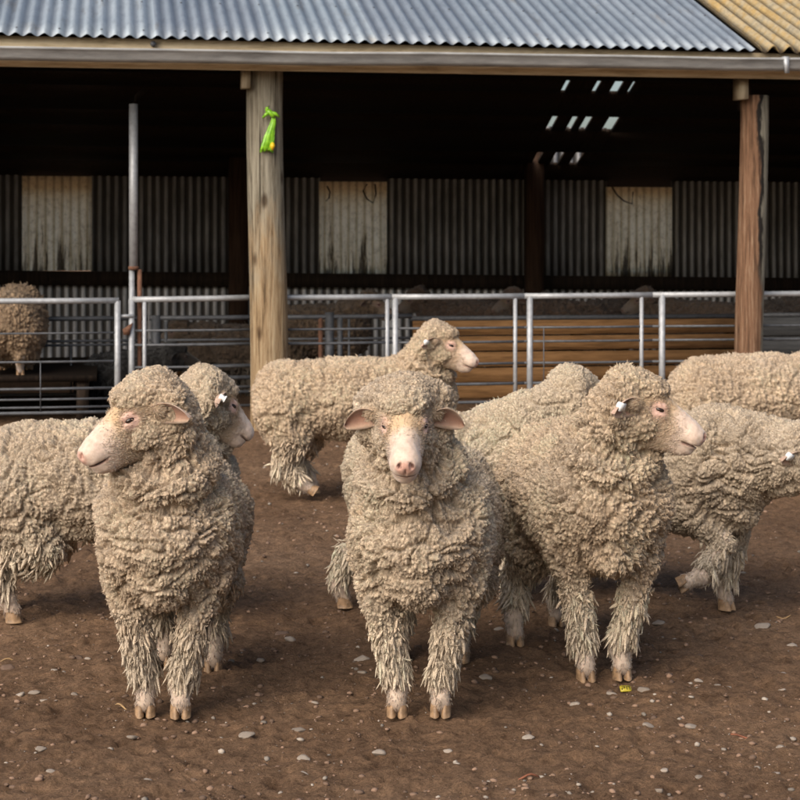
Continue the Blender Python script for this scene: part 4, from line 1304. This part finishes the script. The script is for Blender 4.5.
# --- fascia beam and gutter
def beam_uz(name, v, t, pL, pR, mat, u0=U0, u1=U1):
    """long member on plane v, thickness t behind it; top and bottom rows given in pixels at px 0 and 800"""
    (ua, za), (ub, zb_) = UZ(0, pL[0], v), UZ(800, pR[0], v)
    (_, zc), (_, zd) = UZ(0, pL[1], v), UZ(800, pR[1], v)
    top = lambda u: za+(zb_-za)*(u-ua)/(ub-ua); bot = lambda u: zc+(zd-zc)*(u-ua)/(ub-ua)
    mb = MB()
    mb.box8([LM(u0,v,bot(u0)), LM(u1,v,bot(u1)), LM(u1,v+t,bot(u1)), LM(u0,v+t,bot(u0)), LM(u0,v,top(u0)), LM(u1,v,top(u1)), LM(u1,v+t,top(u1)), LM(u0,v+t,top(u0))])
    return mb.build(name, mat, shed), top, bot
beam_uz('fascia_board', -.30, .05, (35.5,66.0), (54.0,79.0), FASC)
# gutter: open quarter-round profile swept along the eave
GV = -.335
(ua, ga), (ub, gb) = UZ(0, 47.5, GV-.12), UZ(800, 58.5, GV-.12)
gt = lambda u: ga+(gb-ga)*(u-ua)/(ub-ua)
def gutter():
    prof = [(-.03,.0),(-.03,-.078),(-.085,-.084),(-.112,-.06),(-.118,-.012),(-.126,-.010),(-.126,.006),(-.112,.006),(-.110,-.055),(-.083,-.075),(-.034,-.070),(-.034,.0)]
    us = np.arange(U0, U1+.01, .35); n = len(prof); v = []
    for u in us:
        sag = .003*math.sin(u*2.1)+.002*math.sin(u*4.3+1)
        for a, b_ in prof: v.append(LM(u, GV+a, gt(u)+b_+sag))
    q = [[i*n+k, i*n+(k+1)%n, (i+1)*n+(k+1)%n, (i+1)*n+k] for i in range(len(us)-1) for k in range(n)]
    return mesh_np('gutter', np.array(v), [np.array(q)], GUT, shed, smooth=False)
gut = gutter()
ubk, zbk = UZ(787, 58, GV-.13)
mb = MB(); mb.box8([LM(ubk-.016,GV-.136,zbk-.105), LM(ubk+.016,GV-.136,zbk-.105), LM(ubk+.016,GV-.126,zbk-.105), LM(ubk-.016,GV-.126,zbk-.105),
                    LM(ubk-.022,GV-.138,zbk+.01), LM(ubk+.012,GV-.138,zbk+.01), LM(ubk+.012,GV-.05,zbk+.012), LM(ubk-.022,GV-.05,zbk+.012)])
mb.build('gutter_bracket', GALV, gut)
ubk, zbk = UZ(153, 44, -.31); mb = MB(); mb.tube([LM(ubk,-.34,zbk), LM(ubk,-.30,zbk)], .020, 6); mb.build('bolt', GALV_DULL, shed)

# --- posts
def post(px, v, pw, py0, mat, label, bend):
    u, d = on_v(px, v); r = pw/2*d/F_PX
    ztop = CAM_Z-(py0-HORIZ)*d/F_PX
    hs = np.linspace(-.05, ztop, 60); n = 40
    th = np.arange(n)*2*np.pi/n
    v_ = []
    for z in hs:
        q = np.stack([np.cos(th)*1.3, np.sin(th)*1.3, np.full(n, z*.8)], -1)
        q2 = np.stack([np.cos(th)*5, np.sin(th)*5, np.full(n, z*.7)], -1)
        rr = r*(1+.05*perlin(q+bend)+.028*perlin(q2+bend))*(1.03-.02*z)
        cx = .018*math.sin(z*1.7+bend); cy = .012*math.cos(z*1.3)
        v_.append(np.stack([u+cx+np.cos(th)*rr, v+cy+np.sin(th)*rr, np.full(n, z)], -1))
    v_ = np.concatenate(v_); m_ = len(hs)
    qd = [[i*n+k, i*n+(k+1)%n, (i+1)*n+(k+1)%n, (i+1)*n+k] for i in range(m_-1) for k in range(n)]
    v_ = np.vstack([v_, [[u, v, ztop+.002]]]); tt = [[(m_-1)*n+k, (m_-1)*n+(k+1)%n, len(v_)-1] for k in range(n)]
    v_ = v_-np.array([u, v, 0])
    o = mesh_np('post', v_, [np.array(qd), np.array(tt)], mat, shed); o.location = (u, v, 0)
    tag(o, label)
    return u, v, r
upl, _, rl = post(267, 0, 36.5, 66, POSTL, 'thick yellowish round timber post', 1.0)
upr, _, rr_ = post(751.5, 0, 28, 96, POSTR, 'slimmer reddish timber post with a grey side', 4.0)
# end block of the plate beam beside each post
u_, z0 = UZ(246, 88, -.15); _, z1 = UZ(246, 68, -.15)
mb = MB(); mb.box8([LM(u_-.03,-.16,z0),LM(u_+.03,-.16,z0),LM(u_+.03,-.02,z0),LM(u_-.03,-.02,z0),LM(u_-.03,-.16,z1),LM(u_+.03,-.16,z1),LM(u_+.03,-.02,z1),LM(u_-.03,-.02,z1)]); mb.build('tie_beam', PALEW, shed)
u_, z0 = UZ(744, 99, -.15); _, z1 = UZ(744, 78, -.15)
mb = MB(); mb.box8([LM(u_-.03,-.16,z0),LM(u_+.03,-.16,z0),LM(u_+.03,.0,z0),LM(u_-.03,.0,z0),LM(u_-.03,-.16,z1),LM(u_+.03,-.16,z1),LM(u_+.03,.0,z1),LM(u_-.03,.0,z1)]); mb.build('tie_beam', PALEW, shed)
mb = MB(); mb.box8([LM(u_+.035,-.05,z0-.07),LM(u_+.09,-.05,z0-.07),LM(u_+.09,.09,z0-.07),LM(u_+.035,.09,z0-.07),LM(u_+.035,-.05,z1),LM(u_+.09,-.05,z1),LM(u_+.09,.09,z1),LM(u_+.035,.09,z1)]); mb.build('bracket', DARKW, shed)

# --- back wall of corrugated iron: upper and lower tiers either side of a dark girt
(ua, zu0), (ub, zu1) = UZ(0, 271, BV), UZ(800, 280, BV)
bz = lambda u: zu0+(zu1-zu0)*(u-ua)/(ub-ua)
dw = unit((1,0,(zu1-zu0)/(ub-ua)))
cuts = []
for (xa, xb) in ((23,91),(320,386),(607,671)):
    cuts.append((on_v(xa, BV)[0], on_v(xb, BV)[0]))
edges = [U0]+[e for c_ in cuts for e in c_]+[U1]
for k in range(0, len(edges), 2):
    a_, b_ = edges[k], edges[k+1]
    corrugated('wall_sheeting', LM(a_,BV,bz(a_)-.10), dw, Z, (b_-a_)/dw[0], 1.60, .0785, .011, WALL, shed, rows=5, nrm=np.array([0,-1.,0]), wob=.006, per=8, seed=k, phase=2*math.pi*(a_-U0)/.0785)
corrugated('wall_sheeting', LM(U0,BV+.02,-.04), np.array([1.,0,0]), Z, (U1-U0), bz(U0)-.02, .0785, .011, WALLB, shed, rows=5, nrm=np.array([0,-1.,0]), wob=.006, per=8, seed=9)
_, ztop_, zbot_ = beam_uz('girt', BV-.10, .08, (270.5,285), (278,291), DARKW)
for (xa, xb, ya, yb) in ((22,92,176,270.5),(319,387,181.5,274.5),(606,672,187,277)):
    (a, z1), (b_, z0) = UZ(xa, ya, BV-.03), UZ(xb, yb, BV-.03)
    o = corrugated('white_sheet', LM(a, BV-.03, z0), np.array([1.,0,0]), Z, b_-a, z1-z0, .0785, .011, WSH, shed, rows=4, nrm=np.array([0,-1.,0]), wob=.003, per=10, seed=xa, skin=True, phase=2*math.pi*(a-U0)/.0785)
    tag(o, {22:'stained white wall sheet left of the steel pole', 319:'streaked white wall sheet right of the thick post', 606:'darkest white wall sheet, left of the reddish post'}[xa])
# loose black wire drooping over two of the sheets
for (x0, y0, pts) in ((327,186,((0,0),(3,6),(2,12),(-1,15))),(367,184,((0,0),(-4,7),(0,15),(6,19),(9,10),(8,0))),(612,187,((0,0),(5,8),(12,14),(20,17),(21,5)))):
    mb = MB(); q = []
    for a, b_ in pts:
        u, z = UZ(x0+a, y0+b_, BV-.06); q.append(LM(u, BV-.06, z))
    mb.tube(q, .008, 6); mb.build('wire', DARKW, shed)
def ipost(px, pw, v, lab=None):
    u, d = on_v(px, v); w = pw*d/F_PX/2
    mb = MB(); mb.box8([LM(u-w,v,-.02),LM(u+w,v,-.02),LM(u+w,v+2*w,-.02),LM(u-w,v+2*w,-.02),LM(u-w,v,2.6),LM(u+w,v,2.6),LM(u+w,v+2*w,2.6),LM(u-w,v+2*w,2.6)])
    mb.build('inner_post', DARKW2, shed)
DARKW2 = wood('brown_inner_timber', (.018,.010,.006), (.045,.024,.014), (.07,.04,.024))
ipost(239, 19, 4.55); ipost(536, 17, 4.6); ipost(-60, 17, 4.6); ipost(860, 17, 4.6)
# closed ends and gable
for uu in (U0, U1):
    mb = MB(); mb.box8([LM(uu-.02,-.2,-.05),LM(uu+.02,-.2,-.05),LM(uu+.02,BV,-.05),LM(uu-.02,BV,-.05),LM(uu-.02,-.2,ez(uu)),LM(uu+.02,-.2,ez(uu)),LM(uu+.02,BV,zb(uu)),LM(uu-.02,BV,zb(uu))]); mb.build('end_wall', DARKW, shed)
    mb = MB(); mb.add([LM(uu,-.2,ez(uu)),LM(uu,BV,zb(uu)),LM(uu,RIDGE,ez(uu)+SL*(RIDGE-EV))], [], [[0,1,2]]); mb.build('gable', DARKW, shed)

# --- slatted floor raised at the left of the shed
pf = empty('slatted_floor', tuple(S(-3.6,1.6,0)), math.radians(9.1)); tag(pf, 'low dark slatted timber floor behind the left gate', 'floor', kind='thing')
mb = MB()
for k in range(24): mb.box((0, -1.0+k*.085, PLAT-.02), (3.0, .06, .04))
mb.build('slats', DARKW, pf)
mb = MB()
for x in (-1.4, 0, 1.4): mb.box((x, 0, (PLAT-.045)/2), (.08, 2.0, PLAT-.045))
mb.build('joist', DARKW, pf)

# ================================================================== pens and gates
def panel(name, label, cat, pxs, v, rails, uprights, group=None, vthin=()):
    """rails: (z, radius, material); uprights: (px, radius, ztop, zbot, material)"""
    ua, ub = on_v(pxs[0], v)[0], on_v(pxs[1], v)[0]
    t = empty(name, tuple(S((ua+ub)/2, v, 0)), math.radians(9.1)); tag(t, label, cat, group)
    h = (ub-ua)/2
    for z, r, m in rails:
        z0, z1 = z if isinstance(z, tuple) else (z, z)
        mb = MB(); mb.tube([LM(-h,0,z0), LM(-h*.33,0,z0+(z1-z0)*.33-.002), LM(h*.33,0,z0+(z1-z0)*.66-.002), LM(h,0,z1)], r, 10); mb.build('rail', m, t, smooth=True)
    for px, r, zt, zb_, m in uprights:
        u = on_v(px, v)[0]-(ua+ub)/2
        mb = MB(); mb.tube([LM(u,.0,zb_), LM(u,.0,zt)], r, 12); mb.build('upright', m, t, smooth=True)
    for px, zt, zb_ in vthin:
        u = on_v(px, v)[0]-(ua+ub)/2
        mb = MB(); mb.tube([LM(u,-.008,zb_), LM(u,-.008,zt)], .004, 6); mb.build('stay_wire', GALV_DULL, t)
    return t
FV = .16
zz = lambda px, py, v=FV: UZ(px, py, v)[1]
FG = 'galvanised pipe panels along the shed front'
RODS = [(.685,.009,GALV_DULL),(.585,.009,GALV_DULL),(.43,.009,GALV_DULL),(.285,.011,GALV_DULL),(.155,.011,GALV_DULL)]
panel('gate', 'pipe gate at the far left in front of the brown sheep', 'gate', (-75,119), FV-.04,
      [((zz(-75,301,FV-.04), zz(119,300.5,FV-.04)),.021,GALV),(zz(60,333,FV-.04),.007,GALV_DULL),(zz(60,361.5,FV-.04),.008,GALV_DULL),(zz(60,388.5,FV-.04),.010,GALV_DULL),(zz(60,399,FV-.04),.008,GALV_DULL),(zz(60,407,FV-.04),.008,GALV_DULL),(zz(60,412.5,FV-.04),.012,GALV_DULL)],
      [(117.5,.021,zz(117,300.5,FV-.04),.05,GALV),(-73,.021,zz(-73,300.5,FV-.04),.05,GALV)], FG, [(40.5,zz(40,361,FV-.04),zz(40,412,FV-.04))])
panel('fence_panel', 'pipe panel between the tall steel pole and the thick post', 'fence panel', (131,250), FV,
      [((zz(131,299.5), zz(250,297.5)),.021,GALV)]+RODS, [(131.5,.021,zz(131,299.5),.0,GALV),(144.5,.014,zz(144,299),.03,GALV)], FG)
panel('fence_panel', 'pipe panel from the thick post to the first pair of uprights', 'fence panel', (250,391.5), FV,
      [((zz(250,297.5), zz(391,296.8)),.021,GALV)]+RODS, [(387.2,.015,zz(387,297),.03,GALV)], FG)
panel('fence_panel', 'pipe panel between the first and second pair of uprights, behind the trotting sheep', 'fence panel', (391.8,524), FV,
      [((zz(391,296.8), zz(524,296.0)),.021,GALV)]+RODS, [(395.2,.021,zz(395,296.5),-.02,GALV),(515.2,.015,zz(515,296),.03,GALV)], FG)
panel('fence_panel', 'pipe panel in front of the brown boards, between the second and third pair of uprights', 'fence panel', (524.2,652), FV,
      [((zz(524,296), zz(652,294.8)),.021,GALV)]+RODS, [(529.8,.022,zz(530,296),-.02,GALV),(641.5,.015,zz(641,295),.03,GALV)], FG, [(543.5,zz(543,328),zz(543,403))])
panel('fence_panel', 'last pipe panel at the right, passing behind the reddish post', 'fence panel', (652.2,880), FV,
      [((zz(652,294.8), zz(880,292.5)),.021,GALV)]+RODS, [(662,.023,zz(662,294.5),-.02,GALV)], FG)
# hinge plate between gate and pole
u1_, zq = UZ(125.5, 316, FV-.02); lt = empty('gate_latch', tuple(S(u1_,FV-.02,zq)), math.radians(9.1)); tag(lt, 'latch bar and rusty plate joining the left gate to the steel pole', 'latch')
mb = MB(); mb.tube([LM(-.055,0,0), LM(.055,0,0)], .012, 8); mb.build('bar', GALV, lt)
mb = MB(); mb.box8([LM(-.015,-.02,-.13),LM(.025,-.02,-.13),LM(.025,.0,-.13),LM(-.015,.0,-.13),LM(-.02,-.02,-.09),LM(.05,-.02,-.045),LM(.05,.0,-.045),LM(-.02,.0,-.09)]); mb.build('plate', RUSTY, lt)
# tall steel pole: sleeve above a thinner pipe
up_, zt = UZ(133.5, 104, FV+.06); _, zs = UZ(133.5, 268, FV+.06)
sp = empty('steel_pole', tuple(S(up_,FV+.06,0)), math.radians(9.1)); tag(sp, 'tall grey steel pole rising from the gate opening into the dark roof', 'pole')
mb = MB(); mb.tube([LM(0,0,zs), LM(0,0,zt)], .031, 16); mb.build('sleeve', GALV, sp, True)
mb = MB(); mb.tube([LM(0,0,zs-.012), LM(0,0,zs+.012)], .036, 16); mb.build('collar', RUSTY, sp, True)
mb = MB(); mb.tube([LM(-.012,0,-.02), LM(-.012,0,zs)], .020, 14); mb.build('pipe', GALV, sp, True)
mb = MB(); mb.tube([LM(.042,.0,-.02), LM(.042,.0,zs-.01)], .016, 12); mb.build('pipe', RUSTY, sp, True)
mb = MB(); mb.tube([LM(0,0,zt-.01), LM(.02,.0,zt+.05), LM(.09,.02,zt+.11)], .018, 10); mb.build('hook', DARKW, sp, True)

# inner pens behind the front fence
IG = 'dull pipe panels inside the shed'
IV = 1.6
iz = lambda py, px=60: UZ(px, py, IV)[1]
IR = [(iz(318.5),.019,GALV_DULL),(iz(341),.011,GALV_DULL),(iz(345),.010,GALV_DULL),(iz(367),.011,GALV_DULL),(iz(379.5),.017,GALV_DULL),(iz(394),.012,GALV_DULL)]
panel('fence_panel', 'dull inner pipe panel seen through the left gate', 'fence panel', (-90,148), IV, IR, [(71,.008,iz(345),iz(394),GALV_DULL)], IG)
panel('fence_panel', 'dull inner pipe panel seen left of the thick post, with a stout grey post', 'fence panel', (149,262), IV, IR,
      [(156,.036,iz(316),-.02,GALV_DULL),(166,.014,iz(322),-.02,GALV_DULL)], IG)
panel('fence_panel', 'dull inner pipe panel right of the thick post with several uprights', 'fence panel', (263,412), IV, IR[:4],
      [(329.5,.036,iz(314),-.02,GALV_DULL),(320.5,.018,iz(319),-.02,RUSTY),(340,.022,iz(319),-.02,GALV_DULL),(349,.010,iz(319),-.02,GALV_DULL)], IG)

def boards(name, label, pxs, v, mat, n, top_py, capm):
    ua, ub = on_v(pxs[0], v)[0], on_v(pxs[1], v)[0]
    zt = UZ((pxs[0]+pxs[1])/2, top_py, v)[1]
    t = empty(name, tuple(S((ua+ub)/2, v, 0)), math.radians(9.1)); tag(t, label, 'pen wall')
    h = (ub-ua)/2; bh = zt/n
    for k in range(n):
        mb = MB(); z0 = k*bh+.004; z1 = (k+1)*bh-.008
        j = .006*math.sin(k*2.3+ua)
        mb.box8([LM(-h,j,z0),LM(h,j-.004,z0+.004),LM(h,j+.03,z0+.004),LM(-h,j+.03,z0),LM(-h,j,z1),LM(h,j-.004,z1+.002),LM(h,j+.03,z1+.002),LM(-h,j+.03,z1)])
        o = mb.build('board', mat, t)
        o.delta_location = (0,0,0)
    mb = MB(); mb.tube([LM(-h-.02,.012,zt+.014), LM(h+.02,.012,zt+.014)], .020, 10); mb.build('top_rail', GALV_DULL, t, True)
    for x in (-h*.96, 0, h*.96):
        mb = MB(); mb.box((x, .085, zt/2), (.09,.09,zt)); mb.build('stud', DARKW, t)
boards('board_pen_wall', 'low pen wall of warm brown horizontal boards behind the pipe fence', (413,741), 2.1, BOARD, 5, 319, GALV_DULL)
boards('board_pen_wall', 'low pen wall of dark grey horizontal boards right of the reddish post', (746,960), 2.1, BOARDG, 4, 316, GALV_DULL)
# plank along the foot of the left back wall
u0_, u1_ = on_v(-20, 3.4)[0], on_v(212, 3.4)[0]; z_ = UZ(60, 373, 3.4)[1]
mb = MB(); mb.box((0,0,0), (u1_-u0_, .04, .075)); o = mb.build('plank', BOARD); o.location = tuple(S((u0_+u1_)/2, 3.4, max(z_,.04))); o.rotation_euler = (0,0,math.radians(9.1))
tag(o, 'long brown plank lying along the back of the left pen', 'plank')

# --- green plastic bag tied to the thick post
def bag():
    u, d = on_v(269, -rl-.03); v = -rl-.035
    bt = empty('plastic_bag', tuple(S(u, v, UZ(269,118,v)[1])), math.radians(9.1)); tag(bt, 'bright green knotted plastic bag hanging high on the thick post', 'plastic bag')
    m, nt, b = mat_new('green_plastic_film')
    n = noise(nt, 26, 4, .6); r = ramp(nt, n, [(.3, (.13,.36,.01)), (.6, (.28,.60,.03)), (.8, (.45,.75,.10))])
    nt.links.new(r.outputs['Color'], b.inputs['Base Color']); b.inputs['Roughness'].default_value = .3; b.inputs['Specular IOR Level'].default_value = .5
    b.inputs['Transmission Weight'].default_value = .0; bump(nt, b, n, .5, .01)
    px = d/F_PX
    def pt(x, y, o=0): return LM((x-269)*px, o, -(y-118)*px)
    secs = [(273.2,117,1.8,1.2),(273.4,120,2.4,1.4),(272.6,124,3.0,1.5),(271.2,128,3.8,1.7),(270.2,132,4.3,1.8),(269.2,136,4.9,1.9),(268.4,140,5.6,2.0),(267.6,144,6.2,2.1),(267.0,148,6.6,1.9),(266.6,151,6.7,.7)]
    n_ = 40; V_ = []; br = np.random.default_rng(8)
    for k, (x, y, w, dd) in enumerate(secs):
        for i in range(n_):
            t = 2*math.pi*i/n_
            zig = (.55*((i*7) % 5-2)/2+.35*math.sin(3*t+k*.7))*(.4+.12*k)
            V_.append(pt(x+w*math.cos(t)*(1+.05*br.normal()), y+(1.3*math.sin(t*2+1)+1.0*br.normal() if k == len(secs)-1 else 0), dd*px*(math.sin(t)+.45*zig)))
    q = [[i*n_+k, i*n_+(k+1)%n_, (i+1)*n_+(k+1)%n_, (i+1)*n_+k] for i in range(len(secs)-1) for k in range(n_)]
    V_.append(pt(267,149.5)); q2 = [[(len(secs)-1)*n_+k, (len(secs)-1)*n_+(k+1)%n_, len(V_)-1] for k in range(n_)]
    mesh_np('bag_body', np.array(V_), [np.array(q), np.array(q2)], m, bt, smooth=False)
    for nm, path, rad in (('knot', [(266,109,0),(269,112,-.01),(272,115,-.015),(274,118,0)], [.012,.020,.018,.010]),
                          ('tied_end', [(269,112,-.01),(266,114.5,-.02),(262.5,118,-.01)], [.010,.013,.006]),
                          ('tied_end', [(270,112,-.01),(275,114,-.02),(279.5,117,-.005)], [.010,.013,.006]),
                          ('tied_end', [(268,111,-.01),(266.5,108,-.012),(269,106.5,-.005)], [.010,.012,.006])):
        mb = MB(); mb.tube([pt(a, b_, c_) for a, b_, c_ in path], rad, 10); mb.build(nm, m, bt, True)
    ym = plain('yellow_film', (.75,.50,.02), .4, 0, .2, 60, .1)
    mb = MB(); mb.tube([pt(272,143,-.028), pt(272,146,-.033), pt(272,150,-.028)], [.010,.019,.008], 10); mb.build('yellow_patch', ym, bt, True)
bag()

# ================================================================== light, sky, camera
world = bpy.data.worlds.new('World'); bpy.context.scene.world = world; world.use_nodes = True
wt = world.node_tree; bg = wt.nodes['Background']
sky = wt.nodes.new('ShaderNodeTexSky'); sky.sky_type = 'NISHITA'; sky.sun_disc = False
SUN = unit((-.48, -.70, .66))
el = math.asin(SUN[2]); az = math.atan2(SUN[0], SUN[1])
sky.sun_elevation = el; sky.sun_rotation = az
sky.air_density = 1.0; sky.dust_density = 4.0; sky.ozone_density = .6
wt.links.new(sky.outputs['Color'], bg.inputs['Color']); bg.inputs['Strength'].default_value = .15
sun = bpy.data.lights.new('sun', 'SUN'); sun.energy = 3.6; sun.angle = math.radians(60); sun.color = (1.0, .93, .84)
so = bpy.data.objects.new('sun', sun); C.objects.link(so); so.location = (-6,-4,8)
so.rotation_euler = Vector(-SUN).to_track_quat('-Z', 'Y').to_euler()

cam = bpy.data.cameras.new('camera'); co = bpy.data.objects.new('camera', cam); C.objects.link(co)
co.location = (0,0,CAM_Z); co.rotation_euler = (math.pi/2, 0, 0)
cam.sensor_width = 36; cam.lens = F_PX/800*36; cam.shift_y = -(400-HORIZ)/800
cam.clip_start = .1; cam.clip_end = 2000
cam.dof.use_dof = True; cam.dof.focus_distance = 5.0; cam.dof.aperture_fstop = 11
sc = bpy.context.scene
sc.camera = co
sc.render.engine = 'CYCLES'
sc.view_settings.view_transform = 'Standard'; sc.view_settings.look = 'None'; sc.view_settings.exposure = 0; sc.view_settings.gamma = 1
sc.cycles.use_denoising = True
sc.cycles.use_adaptive_sampling = True; sc.cycles.adaptive_threshold = .02
sc.cycles.max_bounces = 6; sc.cycles.diffuse_bounces = 3; sc.cycles.glossy_bounces = 2; sc.cycles.transmission_bounces = 2; sc.cycles.transparent_max_bounces = 4
